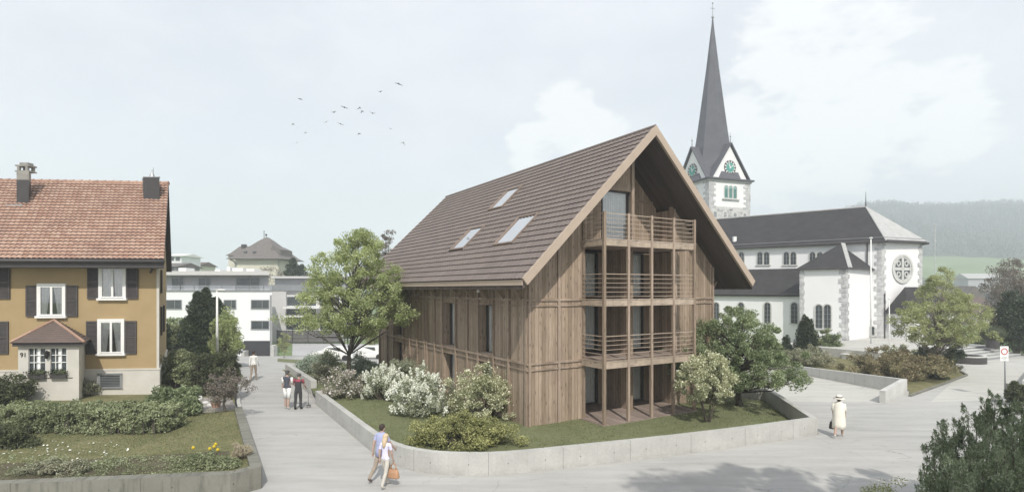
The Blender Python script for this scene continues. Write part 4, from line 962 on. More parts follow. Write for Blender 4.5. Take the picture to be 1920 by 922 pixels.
# drainpipes
m_ = MB()
p = on_line(CC, dN, 1626.5) + outN * .12; m_.tube([(p.x, p.y, ZE - .1), (p.x, p.y, 0)], .06, 6)
p = on_line(cp(0, KA), dN, 1502) + outN * .1; m_.tube([(p.x, p.y, 5.0), (p.x, p.y, 0)], .05, 6)
p = on_line(CC, e_d, 1656.5) + e_n * .15; m_.tube([(p.x, p.y, 5.2), (p.x, p.y, 0)], .05, 6); m_.build('downpipe', 'metal_dark', CH, world=True)
# round window of the east wall
rc = on_line(CC, e_d, 1691.5); rc = Vector((rc.x, rc.y, Z(504, rc.y))) + e_n * .0; RR = 1.25; U = Vector((0, 0, 1))
def ring(m, c, r0, r1, k0, k1, n=28, dx=e_d, nr=e_n):
    for i in range(n):
        a0, a1 = 2 * math.pi * i / n, 2 * math.pi * (i + 1) / n
        W = lambda a, r, k: c + dx * r * math.cos(a) + U * r * math.sin(a) + nr * k
        m.face([W(a0, r0, k1), W(a0, r1, k1), W(a1, r1, k1), W(a1, r0, k1)]); m.face([W(a0, r1, k1), W(a0, r1, k0), W(a1, r1, k0), W(a1, r1, k1)]); m.face([W(a0, r0, k0), W(a0, r0, k1), W(a1, r0, k1), W(a1, r0, k0)])
m_ = MB(); ring(m_, rc, RR, RR + .22, 0, .12); ring(m_, rc, RR - .16, RR, 0, .07)
m_.beam(rc - U * (RR - .1) + e_n * .05, rc + U * (RR - .1) + e_n * .05, .3, .08, up=tuple(e_n)); m_.beam(rc - e_d * (RR - .1) + e_n * .045, rc + e_d * (RR - .1) + e_n * .045, .09, .3, up=(0, 0, 1))
for sx in (-1, 1):
    for sz in (-1, 1): c = rc + e_d * sx * .55 + U * sz * .55; ring(m_, c, .17, .30, 0.01, .06, 14)
rw_ = m_.build('round_window', 'stone_pale', CH, world=True)
m_ = MB(); m_.face([rc + e_d * RR * math.cos(a) + U * RR * math.sin(a) + e_n * .01 for a in [2 * math.pi * i / 28 for i in range(28)]]); m_.build('pane', 'dark_glass', rw_, world=True)
# entrance porch on the east side
p0 = on_line(CC, e_d, 1660) ; q0 = p0 + e_n * 2.2; q1 = q0 + e_d * 6.5; p1 = p0 + e_d * 6.5
m_ = MB(); wallp(m_, [p0, q0, q1, p1], -.2, 3.22); po = m_.build('entrance_wall', 'stucco', CH, world=True)
m_ = MB(); a, b, c, d = q0 - e_d * .3 + e_n * .3, q1 + e_n * .3, p1, p0 - e_d * .3
for q in (a, b): q.z = 3.2
ra, rb_ = p0 + e_d * 1.6 + e_n * .8, p0 + e_d * 5 + e_n * .8; ra.z = rb_.z = Z(538, 56.5); cz = c.copy(); dz = d.copy(); cz.z = dz.z = 3.2
m_.face([a, b, rb_, ra]); m_.face([dz, a, ra]); m_.face([b, cz, rb_]); m_.face([cz, dz, ra, rb_]); m_.face([a, dz, cz, b]); m_.build('entrance_roof', 'slate', CH, world=True)
m_ = MB(); c = q0 + e_d * 4.6; m_.box(c.x - .8, c.x + .8, c.y - .12, c.y + .3, 0, 2.6); m_.build('door', 'metal_dark', CH, world=True)
m_ = MB(); c = q0 + e_d * 3.0; m_.box(c.x - .25, c.x + .25, c.y - .35, c.y + .1, 0, 2.9); m_.build('pier', 'stone', CH, world=True)
# tower -------------------------------------------------
TW = thing('church_tower', 'tall white church tower with dark pointed spire and two teal clock faces', 'church tower', (27.7, 78, 0))
W0 = Vector((27.7, 78, 0)); rV = Vector((.94, .34, 0)).normalized(); lV = Vector((-.34, .94, 0)).normalized(); S7 = 7.2
def tp(a, b, z=0.): return W0 + rV * a + lV * b + Vector((0, 0, z))
ZC = 21.1
m_ = MB(); wallp(m_, [tp(0, 0), tp(S7, 0), tp(S7, S7), tp(0, S7)], 17.3, ZC); m_.build('shaft', 'stucco', TW, world=True)
m_ = MB(); wallp(m_, [tp(-.03, -.03), tp(S7 + .03, -.03), tp(S7 + .03, S7 + .03), tp(-.03, S7 + .03)], 0, 17.3); m_.build('stone_base', 'stone_pale', TW, world=True)
m_ = MB(); rg = random.Random(5)
for k in range(260):                                        # rough ashlar relief
    s = rg.uniform(.2, S7 - .8); z = rg.uniform(11, 17.0); w__ = rg.uniform(.3, .7); h_ = rg.uniform(.15, .3)
    if k % 2: a, b = tp(s, -.03, z), tp(s + w__, -.03, z); nr = -lV
    else: a, b = tp(-.03, s, z), tp(-.03, s + w__, z); nr = -rV
    m_.prism([a, b, b + U * h_, a + U * h_], nr * .06)
m_.build('ashlar', 'stone', TW, world=True)
for c, d1, d2 in ((tp(0, 0), rV, lV), (tp(S7, 0), -rV, lV), (tp(0, S7), rV, -lV)): quoins('quoin', c, d1, d2, 11, ZC - .1, .4, TW, 1.15, .75)
m_ = MB(); wallp(m_, [tp(-.45, -.45), tp(S7 + .45, -.45), tp(S7 + .45, S7 + .45), tp(-.45, S7 + .45)], ZC, ZC + .22); m_.build('cornice', 'lead', TW, world=True)
m_ = MB(); wallp(m_, [tp(-.2, -.2), tp(S7 + .2, -.2), tp(S7 + .2, S7 + .2), tp(-.2, S7 + .2)], ZC - .25, ZC); m_.build('moulding', 'stone_pale', TW, world=True)
ZB = ZC + .22; GH = 4.7; inset = .75; cT = tp(S7 / 2, S7 / 2)
def gable(dirx, face_c, nrm, k):
    hw = S7 / 2 - .55; a, b, c = face_c - dirx * hw, face_c + dirx * hw, face_c + U * GH
    m = MB(); m.prism([a, b, c], -nrm * .3); g = m.build('clock_gable', 'stucco', TW, world=True)
    m = MB(); o_ = .12
    for p, q in ((a - dirx * .35 - U * .0, c + U * .45), (b + dirx * .35, c + U * .45)):
        inner_ = cT + U * (ZB + GH + .45) * 1; pk = Vector((cT.x, cT.y, c.z + .45)); base_in = Vector(p) - nrm * (3.0)
        m.prism([p + nrm * .25, q + nrm * .25, Vector((q.x, q.y, q.z)) - nrm * 3.2, p - nrm * .9], U * -.16)
    m.build('gable_roof', 'lead', TW, world=True)
    m = MB()
    for p in (a - dirx * .3, b + dirx * .3): m.beam(p + nrm * .22 + U * .0, c + U * .40 + nrm * .22, .12, .26, up=tuple(nrm))
    m.build('verge', 'lead', TW, world=True)
    m = MB(); t0 = c + U * .4 + nrm * .1; m.tube([t0, t0 + U * .7, t0 + U * 1.5], [.1, .04, .01], 6); m.ell(t0 + U * .9, (.12, .12, .12)); m.build('finial', 'metal_grey', TW, world=True)
    cc_ = face_c + U * 1.62; r = .98
    m = MB(); m.prism([cc_ + dirx * r * math.cos(t) + U * r * math.sin(t) + nrm * .01 for t in [2 * math.pi * i / 28 for i in range(28)]], nrm * .05); ck = m.build('clock', 'white_paint', TW, world=True)
    m = MB(); m.prism([cc_ + dirx * r * .68 * math.cos(t) + U * r * .68 * math.sin(t) + nrm * .061 for t in [2 * math.pi * i / 28 for i in range(28)]], nrm * .02); m.build('dial', 'teal', ck, world=True)
    m = MB()
    for i in range(12):
        t = 2 * math.pi * i / 12; rad_ = dirx * math.cos(t) + U * math.sin(t); m.beam(cc_ + rad_ * r * .73 + nrm * .08, cc_ + rad_ * r * 1.0 + nrm * .08, .24, .03, up=tuple(nrm))
    ring(m, cc_, r * 1.0, r * 1.05, 0, .07, 28, dirx, nrm)
    m.build('numerals', 'metal_dark', ck, world=True)
    m = MB()
    for ang, ln, wd in ((90 - 60, .80, .09), (90 - 335, .55, .13)):
        t = R(ang); rad_ = dirx * math.cos(t) + U * math.sin(t); m.beam(cc_ - rad_ * .18 + nrm * .10, cc_ + rad_ * ln + nrm * .10, wd, .03, up=tuple(nrm))
    m.build('hands', 'white_paint', ck, world=True)
for dirx, fc, nr in ((rV, tp(S7 / 2, .0, ZB), -lV), (-lV, tp(.0, S7 / 2, ZB), -rV), (lV, tp(S7, S7 / 2, ZB), rV), (-rV, tp(S7 / 2, S7, ZB), lV)): gable(dirx, fc, nr, 0)
a0 = math.atan2(rV.y, rV.x) + math.pi / 8
prof = [(4.3, ZB), (3.55, 23.2), (2.95, 25.0), (2.5, 27.2), (2.1, 30), (1.55, 34), (1.0, 38), (.52, 42), (.2, 44.6), (.07, 46.0)]
m_ = MB(); m_.rings([[(cT.x + r * math.cos(a0 + 2 * math.pi * k / 8), cT.y + r * math.sin(a0 + 2 * math.pi * k / 8), z) for k in range(8)] for r, z in prof]); sp_ = m_.build('spire', 'lead', TW, world=True)
m_ = MB(); t0 = Vector((cT.x, cT.y, 45.9)); m_.ell(t0 + U * .1, (.2, .2, .2)); m_.tube([t0, t0 + U * 2.1], [.05, .03], 6); m_.beam(t0 + U * 1.4 - rV * .35, t0 + U * 1.4 + rV * .35, .06, .06); m_.ell(t0 + U * 2.2, (.12, .12, .12)); m_.build('cross', 'metal_grey', TW, world=True)
for k in (-1, 0, 1):
    arch_window(tp(S7 / 2 + k * .78 + .1, -.0, 18.55), rV, -lV, .56, 1.75, TW, .1, 'stone_pale', 'teal_light', False)
m_ = MB(); c = tp(S7 / 2 + .1, -.14, 18.4); m_.beam(c - rV * 1.5, c + rV * 1.5, .25, .12); m_.build('sill', 'stone_pale', TW, world=True)
m_ = MB()
for k in (-1, 0, 1):
    for j in range(9): c = tp(S7 / 2 + k * .78 + .1, -.06, 18.7 + j * .15); m_.beam(c - rV * .24, c + rV * .24, .06, .03)
m_.build('louvres', 'teal', TW, world=True)
for k in range(3): arch_window(tp(-.0, S7 / 2 + (k - 1) * .78, 18.55), -lV, -rV, .56, 1.75, TW, .1, 'stone_pale', 'dark_glass', False)
for k in range(4): arch_window(tp(.95 + k * 1.75, -.035, 15.2), rV, -lV, .5, 1.3, TW, .3, 'stone_pale', 'metal_grey', False)

# ------------------------------------------------------------ buildings to the north
GB = -2.8
WB = thing('apartment_block', 'white flat-roofed apartment block with grey penthouse and dark garage door', 'apartment block', (X(420, 70), 70, GB))
def zb(v, y=70): return Z(v, y)
x0, x1 = X(286, 70), X(510, 70)
def trap(mb, x0, x1, y0, y1, z0, z1, k=None):       # block whose right flank runs back at an angle
    xb = x1 * y1 / y0 - .4; return mb.hexa([(x0, y0, z0), (x1, y0, z0), (xb, y1, z0), (x0, y1, z0), (x0, y0, z1), (x1, y0, z1), (xb, y1, z1), (x0, y1, z1)])
m_ = MB(); trap(m_, x0, x1, 70, 84, GB, zb(545)); m_.build('wall', 'white_modern', WB, world=True)
m_ = MB(); trap(m_, x0, X(503.5, 71.6), 71.6, 82, zb(545) + .01, zb(514)); m_.build('penthouse_wall', 'grey_wall', WB, world=True)
m_ = MB(); trap(m_, x0, X(505, 69.9), 69.9, 83, zb(515.5), zb(508)); m_.build('penthouse_roof', 'beige_wall', WB, world=True)
m_ = MB(); m_.box(x0, x1 + .1, 69.85, 70.05, zb(545.5), zb(543.5)); m_.build('parapet', 'metal_grey', WB, world=True)
m_ = MB(); m_.box(x0, x1, 69.98, 70.0, zb(543.4), zb(535.5)); ba = m_.build('balustrade', 'glass', WB, world=True)
m_ = MB()
k = x0
while k < x1: m_.box(k - .03, k + .03, 69.90, 69.97, zb(543.4), zb(534.8)); k += 1.75
m_.box(x0, x1, 69.9, 69.97, zb(535.6), zb(534.8)); m_.build('handrail', 'metal_grey', ba, world=True)
def flatwin(par_, u0, u1, v0, v1, y, mat='dark_glass', fr='metal_grey', split=True):
    m = MB(); a, b, z1, z0 = X(u0, y), X(u1, y), Z(v0, y), Z(v1, y); t = .09
    m.box(a - t, a, y - .06, y, z0 - t, z1 + t); m.box(b, b + t, y - .06, y, z0 - t, z1 + t); m.box(a, b, y - .06, y, z1, z1 + t); m.box(a - .1, b + .1, y - .12, y, z0 - t, z0)
    if split: c = a + (b - a) * .62; m.box(c - .03, c + .03, y - .05, y, z0, z1)
    w_ = m.build('window', fr, par_, world=True); g = MB(); g.box(a, b, y - .02, y - .001, z0, z1); g.build('pane', mat, w_, world=True)
for q in ((308, 340, 563, 578), (371, 390, 563, 578), (421, 442, 563, 577.5), (472, 504, 563, 577.5), (472, 504, 602, 616), (430, 440, 602, 616)): flatwin(WB, *q, 70)
for q in ((323, 344, 521, 541), (373, 394, 521, 541), (444, 486, 521, 541)): flatwin(WB, *q, 71.6)
m_ = MB(); m_.box(X(457.5, 70), X(509, 70), 69.93, 69.995, GB, zb(638.5)); m_.build('garage_door', 'garage_door', WB, world=True)
m_ = MB(); m_.box(X(507.5, 70), X(509.5, 70), 69.8, 69.95, GB, zb(553)); m_.build('downpipe', 'metal_grey', WB, world=True)
m_ = MB()
for u0, u1, v0 in ((326, 340, 502), (418, 424, 500), (428, 448, 502.5), (395, 405, 505), (455, 470, 504)): m_.box(X(u0, 72), X(u1, 72), 73, 75, zb(508) - .01, Z(v0, 73))
m_.build('roof_unit', 'white_paint', WB, world=True)
for u in (455.0, 509.7):                                    # low walls flanking the ramp
    o = MB(); a = X(u, 69); o.box(a, a + .4, 68.6, 69.7, -3.0, zb(656 if u < 480 else 645)); tag(o.build('ramp_wall', 'concrete_new'), 'low pale wall on the left of the dark garage door' if u < 480 else 'low pale wall on the right of the dark garage door', 'wall')
EW = thing('apartment_wing', 'beige apartment wing with tall dark glazing and roof terrace behind the leafy tree', 'apartment block', (X(560, 88), 88, GB))
yb = 88
m_ = MB(); m_.box(X(508, yb), X(536, yb), yb, 100, GB, Z(545.5, yb)); m_.box(X(536, yb), X(640, yb), yb + .5, 100, GB, Z(545.5, yb)); m_.build('wall', 'beige_wall', EW, world=True)
m_ = MB(); m_.box(X(500, yb), X(640, yb), yb + 3, 99, Z(545, yb), Z(521, yb)); m_.build('penthouse_wall', 'grey_wall', EW, world=True)
m_ = MB(); m_.box(X(498, yb), X(645, yb), yb - .2 + 2, 100, Z(521, yb), Z(517, yb)); m_.build('roof', 'beige_wall', EW, world=True)
for v0, v1 in ((556, 573), (579, 590), (594, 618)): flatwin(EW, 537, 593, v0, v1, yb + .5, 'dark_glass', 'white_paint'); 
for v0, v1 in ((556, 573), (594, 618)): flatwin(EW, 600, 636, v0, v1, yb + .5, 'dark_glass', 'white_paint')
for v in (576, 592.): m_ = MB(); m_.box(X(537, yb), X(640, yb), yb - 1.4, yb + .5, Z(v + 1.5, yb), Z(v - 1, yb)); m_.build('balcony_slab', 'white_paint', EW, world=True)
m_ = MB(); m_.box(X(505, yb), X(640, yb), yb - .1, yb, Z(545, yb), Z(534, yb)); m_.build('balustrade', 'metal_grey', EW, world=True)
m_ = MB()
k = X(519, 86)
while k < X(640, 86): m_.box(k, k + .1, 85.9, 86.05, GB, Z(618, 86)); k += 2.4
for j in range(9): z = GB + .15 + j * .21; m_.box(X(519, 86), X(640, 86), 85.96, 85.99, z, z + .17)
tag(m_.build('slat_fence', 'metal_dark'), 'dark horizontal slat fence below the beige apartment wing', 'fence')
# villa
VY = 112.
VL = thing('villa', 'old cream villa with steep curved grey hip roof behind the flat-roofed block', 'house', (X(480, VY), VY, 0))
def vx(u): return X(u, VY)
def vz(v): return Z(v, VY)
m_ = MB(); m_.box(vx(443), vx(522), VY, VY + 10, GB, vz(486)); m_.build('wall', 'villa_wall', VL, world=True)
m_ = MB(); m_.box(vx(414), vx(443), VY + 3, VY + 10, GB, vz(478)); m_.build('wing_wall', 'villa_wall', VL, world=True)
def hip(mb, cx, cy, levels):       # levels: (half x, half y, z)
    mb.rings([[(cx + sx * a, cy + sy * b, z) for sx, sy in ((-1, -1), (1, -1), (1, 1), (-1, 1))] for a, b, z in levels])
m_ = MB(); cx = (vx(428) + vx(533)) / 2; W_ = (vx(533) - vx(428)) / 2; hip(m_, cx, VY + 5, [(W_, 6.2, vz(485.5)), (W_ * .82, 5.1, vz(480)), (W_ * .47, 3.0, vz(462)), (W_ * .2, 1.3, vz(448)), (.25, .3, vz(441))]); m_.build('roof', 'villa_roof', VL, world=True)
m_ = MB(); m_.prism([(vx(500), VY + 1.2, vz(478)), (vx(521.5), VY + 1.2, vz(478)), (vx(521.5), VY + 1.2, vz(466.5)), (vx(505), VY + 1.2, vz(459))], (0, 6, 0)); m_.build('dormer', 'villa_roof', VL, world=True)
m_ = MB(); cx = (vx(411) + vx(456)) / 2; hip(m_, cx, VY + 6.5, [((vx(456) - vx(411)) / 2, 4.2, vz(477.5)), ((vx(450) - vx(417)) / 2, 3.2, vz(472)), ((vx(452) - vx(430)) / 2, .6, vz(457.5))]); m_.build('wing_roof', 'villa_roof', VL, world=True)
m_ = MB(); m_.box(vx(429.5), vx(436.5), VY + 5, VY + 6, vz(465), vz(454)); m_.build('chimney', 'metal_dark', VL, world=True)
for u in (455, 472): m_ = MB(); m_.box(vx(u), vx(u + 5), VY + .4, VY + 1.6, vz(474), vz(470.5)); m_.build('roof_window', 'dark_glass', VL, world=True)
m_ = MB(); m_.tube([(vx(474.3), VY + 5, vz(446)), (vx(474.3), VY + 5, vz(427))], .07, 5); m_.tube([(vx(478.5), VY + 5, vz(441)), (vx(478.5), VY + 5, vz(436))], .06, 5); m_.ell((vx(478.5), VY + 5, vz(435.7)), (.22, .22, .22)); m_.build('aerial', 'metal_dark', VL, world=True)
m_ = MB()
for u, s in ((443, -1), (522, 1)): m_.tube([(vx(u), VY - .2, vz(497)), (vx(u + s * 2), VY - .4, vz(490)), (vx(u + s * 8), VY - .8, vz(486.5))], .15, 5)
m_.build('eave_bracket', 'metal_grey', VL, world=True)
def small_house(name, label, u0, u1, v_eave, v_ridge, y, wmat, rmat, z0=GB, gable_end=False, wins=()):
    h = thing(name, label, 'house', (X((u0 + u1) / 2, y), y, z0)); m = MB(); a, b = X(u0, y), X(u1, y); ze_, zr = Z(v_eave, y), Z(v_ridge, y); m.box(a, b, y, y + 8, z0, ze_); m.build('wall', wmat, h, world=True)
    m = MB(); o_ = .5
    if gable_end: m.prism([(a - o_, y - .3, ze_ - .1), (b + o_, y - .3, ze_ - .1), ((a + b) / 2, y - .3, zr)], (0, 8.6, 0))
    else: m.prism([(a - o_, y - .7, ze_), (a - o_, y + 8.7, ze_), (a - o_, y + 4, zr)], (b - a + 2 * o_, 0, 0))
    m.build('roof', rmat, h, world=True)
    for q in wins: flatwin(h, *q, y, split=False)
    return h
hh = small_house('house', 'small white flat house with glazed top peeping over the block, far left', 314, 340, 480, 474, 130, 'white_modern', 'white_paint', wins=((318, 326, 482, 488), (330, 337, 482, 488)))
hh = small_house('house', 'low brown-roofed house right of the white one behind the block', 341, 372, 498, 490, 140, 'villa_wall', 'tiles_dark')
m_ = MB(); m_.box(X(359, 144), X(363, 144), 143, 144, Z(495, 144), Z(485, 144)); m_.build('chimney', 'metal_dark', hh, world=True)
small_house('house', 'grey pitched-roof house squeezed beside the ochre house roof', 296, 330, 500, 491, 105, 'grey_wall', 'villa_roof', wins=((318, 326, 501, 507),))
small_house('house', 'brown gabled house with roof window behind the plaza tree on the right', 1806, 1846, 562, 536, 95, 'villa_wall', 'villa_roof', 0, True)
small_house('house', 'long red-roofed house between the plaza tree and dark bushes', 1826, 1872, 590, 556, 85, 'plinth', 'tiles_dark', 0)
bn = small_house('barn', 'long low barn with pale metal roof on the green valley field', 1815, 1883, 522, 512, 255, 'grey_wall', 'slate_light', 0)

# ------------------------------------------------------------ street furniture on both sides
b = Vector((X(407, 41.5), 41.5, .25)); lp = thing('street_lamp', 'slim pale street lamp standing before the dark conifer on the left', 'street lamp', b)
b = b.copy(); zt = Z(545, b.y); m_ = MB(); m_.tube([b, (b.x, b.y, zt)], [.10, .065], 10); m_.build('pole', 'white_paint', lp, True, True)
m_ = MB(); m_.rings([[(b.x - .1 + dx, b.y + dy * w__, zt + dz) for dx, dy, dz in ()] or [(b.x + s, b.y + math.cos(t) * r, zt + .06 + math.sin(t) * r * .5) for t in [2 * math.pi * k / 10 for k in range(10)]] for s, r in ((-.1, .06), (.1, .13), (.35, .15), (.55, .1), (.62, .03))]); m_.build('lamp_head', 'white_paint', lp, True, True)
sg = thing('road_sign', 'white no-entry-for-vehicles sign with red ring on a thin post', 'road sign', at(1884, 746))
b = at(1884.5, 746); yy = b.y; m_ = MB(); m_.tube([b, (b.x, yy, Z(649, yy))], .035, 8); m_.build('pole', 'metal_grey', sg, True, True)
a, c = X(1873.5, yy), X(1889, yy); z1, z0 = Z(648.5, yy), Z(676, yy); m_ = MB(); m_.box(a, c, yy - .06, yy - .04, z0, z1); pn = m_.build('panel', 'white_paint', sg, world=True)
m_ = MB(); ring(m_, Vector(((a + c) / 2, yy - .061, z1 - .27)), .125, .175, 0, .006, 24, Vector((1, 0, 0)), Vector((0, -1, 0))); m_.build('red_ring', 'red', pn, world=True)
m_ = MB()
for k, w__ in ((0, .12), (1, .16), (2, .1)): m_.box((a + c) / 2 - w__, (a + c) / 2 + w__, yy - .064, yy - .061, z0 + .2 - k * .065, z0 + .222 - k * .065)
m_.build('small_print', 'metal_grey', pn, world=True)
for name, lab, u, v0, v1, y, r in (('flagpole', 'tall white flagpole in front of the church wall', 1633, 446, 700, 50, .07), ('flagpole', 'shorter white pole beside the church entrance roof', 1667.5, 560, 668, 48, .05)):
    p = Vector((X(u, y), y, 0)); m_ = MB(); m_.tube([p, p + Vector((0, 0, Z(v0, y)))], [r, r * .7], 8); m_.ell(p + Vector((0, 0, Z(v0, y))), (r * 2.2, r * 2.2, .07)); tag(m_.build(name, 'white_paint', smooth=True), lab, 'flagpole')
p = Vector((X(1753, 130), 130, 0)); m_ = MB(); m_.tube([p, p + Vector((0, 0, Z(420, 130)))], .09, 6)
for v in (421, 452): m_.box(p.x - .35, p.x + .35, p.y - .1, p.y + .1, Z(v, 130) - .1, Z(v, 130) + .1)
tag(m_.build('mast', 'stone'), 'thin distant mast rising behind the plaza tree', 'mast')
# round planter, steps, forecourt
pc = Vector((X(1808, 42.6), 42.6, 0)); RP = 1.35; m_ = MB(); m_.lathe([(RP, -.02), (RP, .5), (RP - .2, .5), (RP - .2, .3), (0.01, .3)], pc, 32); pt = tag(m_.build('round_planter', 'metal_dark'), 'round dark planter ring with pale rim beside the steps', 'planter')
m_ = MB(); ringp = lambda r, z: [(pc.x + r * math.cos(t), pc.y + r * math.sin(t), z) for t in [2 * math.pi * k / 32 for k in range(32)]]
m_.rings([ringp(RP + .02, .50), ringp(RP + .02, .58), ringp(RP - .22, .58), ringp(RP - .22, .50)], cap=False); m_.build('rim', 'concrete_new', pt)
sA, sB = at(1829, 678), at(1914, 667); sd_ = (sB - sA).normalized(); sn = Vector((-sd_.y, sd_.x, 0)); m_ = MB()
for i in range(5):
    c = sA.lerp(sB, .5) + sn * (.35 * i + 1.2 + i * .1); m_.obox((c.x, c.y), (sd_.x, sd_.y), (sB - sA).length / 2 - i * .25, 1.2, -.01 if i == 0 else .15 * i + .005, .15 * (i + 1))
st_ = tag(m_.build('stone_steps', 'metal_grey'), 'wide flight of low pale stone steps leading up to the forecourt', 'steps')  # darker body paints shade onto the risers below the pale treads
m_ = MB()
for i in range(5):
    c = sA.lerp(sB, .5) + sn * (.35 * i + 1.2 + i * .1 - .03); z = .15 * (i + 1) + .003; m_.obox((c.x, c.y), (sd_.x, sd_.y), (sB - sA).length / 2 - i * .25 + .02, 1.2, z, z + .035)
m_.build('tread', 'concrete_new', st_)
c = sA.lerp(sB, .4) + sn * 6.0; m_ = MB(); m_.obox((c.x - 3, c.y + .2), (sd_.x, sd_.y), 7.5, 4.2, -.01, .74); structure('forecourt', m_, 'paving_warm')
# boundary wall far right
wall_path('boundary_wall', 'low ivy-covered wall with pale coping at the right edge', [at(1889, 749)[:2], at(1990, 757)[:2]], .3, .8, 'concrete_old', 1)
wall_path('boundary_wall', 'pale sloping parapet beside the road behind the sign', [(27.0, 29.4), (36, 38)], .35, .75, 'concrete_new', -1)
# garden retaining wall, left foreground
cw = [(-11.5, 23.65), (-9.3, 19.7), (-7.05, 15.66)]
wall_path('garden_wall', 'mossy old concrete garden wall along the road on the left', cw, .30, .62, 'concrete_old', -1)
wall_path('garden_wall', 'stained old concrete retaining wall across the bottom left corner', [(-7.05, 15.64), (-7.6, 14.98), (-13.1, 14.24), (-24, 12.6)], .32, .615, 'concrete_old', -1)
kerb = MB(); pts_ = [Vector((-11.5, 23.7, 0)), Vector((-13.2, 26.8, 0)), Vector((-15.3, 31, 0)), Vector((-16.6, 36, 0))]
for p, q in zip(pts_, pts_[1:]): kerb.beam(p + Vector((0, 0, .05)), q + Vector((0, 0, .05)), .16, .2)
tag(kerb.build('kerb', 'concrete_new'), 'thin pale kerb edging the left garden along the drive', 'kerb')
gl = [(-7.35, 15.65), (-9.6, 19.7), (-11.7, 23.5), (-13.4, 26.8), (-15.5, 31), (-17.6, 36), (-22.0, 44), (-27.6, 53), (-60, 53), (-60, 10), (-24, 12.9), (-13.1, 14.55), (-7.75, 15.25)]
lawn_mesh('garden_lawn', gl, lambda x, y: .5 - .2 * sst(24, 32, y) * 1 - .0 , 'lawn_dry', 2.0)
blades('grass', [(-7.35, 15.65), (-9.6, 19.7), (-11.7, 23.5), (-20, 23.5), (-24, 12.9), (-13.1, 14.55), (-7.75, 15.25)], lambda x, y: .5, 55000, .03, 'blade', 8)
structure_bank = MB()
b2 = [(-17.6, 36.02), (-18.0, 36.0), (-28.0, 53), (-27.6, 53)]; structure_bank.hexa([(p[0], p[1], -1.8) for p in b2[::-1]] + [(p[0], p[1], .3) for p in b2[::-1]]); structure('bank', structure_bank, 'soil')
flat('garden_bed', [(-8.0, 15.9), (-8.9, 17.5), (-14, 16.4), (-22, 14.6), (-22, 13.4), (-13.1, 14.7)], .512, 'soil')
gb2 = [at(1705, 742)[:2], at(1762, 722)[:2], at(1812, 703)[:2], at(1786, 690)[:2], (33, 47), (24, 47), (17.5, 40), (19.35, 37.3), (21.9, 30.6)]
flat('planting_bed', gb2, .03, 'lawn_dry')
m_ = MB(); q = [at(1706, 743), at(1762, 723), at(1813, 704), at(1800, 696)]
for p, r in zip(q, q[1:]): m_.beam(p + Vector((0, 0, .03)), r + Vector((0, 0, .03)), .12, .14)
tag(m_.build('kerb', 'concrete_old'), 'dark kerb stones round the planting bed below the plaza tree', 'kerb')
flat('verge', [(X(521, 62), 62), (X(600, 57), 57), (X(640, 52), 52), (X(700, 44), 44), (X(640, 46), 46), (X(520, 55), 55)], 0, 'lawn', lambda x, y: slope(x, y) + .012)
gp = MB(); 
for (u, v, w__, h_, lab) in ((1583, 668, 1.6, .5, 'white stone bench block on the church forecourt, left one'), (1603, 672, 2.2, .35, 'long white stone slab before the church transept')):
    p = at(u, v); m_ = MB(); m_.obox((p.x, p.y), (.95, .3), w__ / 2, .25, 0, h_); m_.obox((p.x, p.y), (.95, .3), w__ / 2 + .08, .32, h_, h_ + .08); tag(m_.build('stone_bench', 'white_paint'), lab, 'bench')
# small parked car glimpsed beyond the shrubs
def car(name, label, c, ang, mat):
    t = thing(name, label, 'car', c, ang); m = MB(); pf = [(-2.1, .25), (-2.15, .7), (-1.9, .88), (-1.2, .95), (-.6, 1.42), (.9, 1.45), (1.75, 1.0), (2.1, .85), (2.12, .3)]
    rg3 = []
    for y, k in ((-.82, .93), (-.78, 1), (.78, 1), (.82, .93)): rg3.append([(x * k, y * (1 if z < .96 else .82), z if k == 1 else z * .98) for x, z in pf])
    m.rings(rg3); m.build('body', mat, t)
    for y in (-.70, .70):
        g = MB(); g.face([(-1.05, y * 1.02, 1.0), (.9, y * 1.02, 1.0) , (.8, y * .98, 1.36), (-.55, y * .98, 1.36)]); g.build('side_window', 'dark_glass', t)
    for x in (-1.35, 1.35):
        for y in (-.8, .8): w__ = MB(); w__.tube([(x, y - .1, .31), (x, y + .1, .31)], .31, 14); w__.build('wheel', 'black', t)
    return t
car('parked_car', 'white parked car mostly hidden by the pale shrubs behind the tree', (X(625, 58), 58, slope(0, 58) + .0), .1, 'white_paint')
car('parked_car', 'white parked car glimpsed at the corner of the timber house', (X(695, 62), 62, slope(0, 62)), -.2, 'white_paint')

# ------------------------------------------------------------ forest on the hill
rg = np.random.default_rng(11); Pf = []
P0 = []
while len(P0) < 5200:
    x, y = rg.uniform(180, 1080), rg.uniform(500, 1010) ** 1.0
    if wooded(x, y) and .40 < x / y < 1.05: P0.append((x, y, gz(x, y)))
for i in range(900):
    k = rg.uniform(.60, 1.0); y = rg.uniform(990, 1010); P0.append((k * y, y, gz(k * y, y) + 1))
P0 = np.array(P0); n = len(P0); hts = rg.uniform(7, 13, n); cl = []
dr = []
for j in range(26):
    f = rg.uniform(.15, 1, n); r = (1 - f * .55) * hts * .30; a = rg.uniform(0, 6.283, n); cl.append(P0 + np.column_stack([np.cos(a) * r * rg.uniform(.2, 1, n), np.sin(a) * r * rg.uniform(.2, 1, n), f * hts]))
tag(leaf_mesh('forest', np.concatenate(cl), 1.0, 'forest', None, .35, 12, .2, np.tile(np.array([0, 0, 1.]), (n * 26, 1))), kind='stuff')
for i, (u, v, wd) in enumerate(((1688, 462, 10), (1790, 492, 9), (1850, 497, 12), (1905, 500, 14), (1820, 474, 22), (1870, 470, 20))): pass
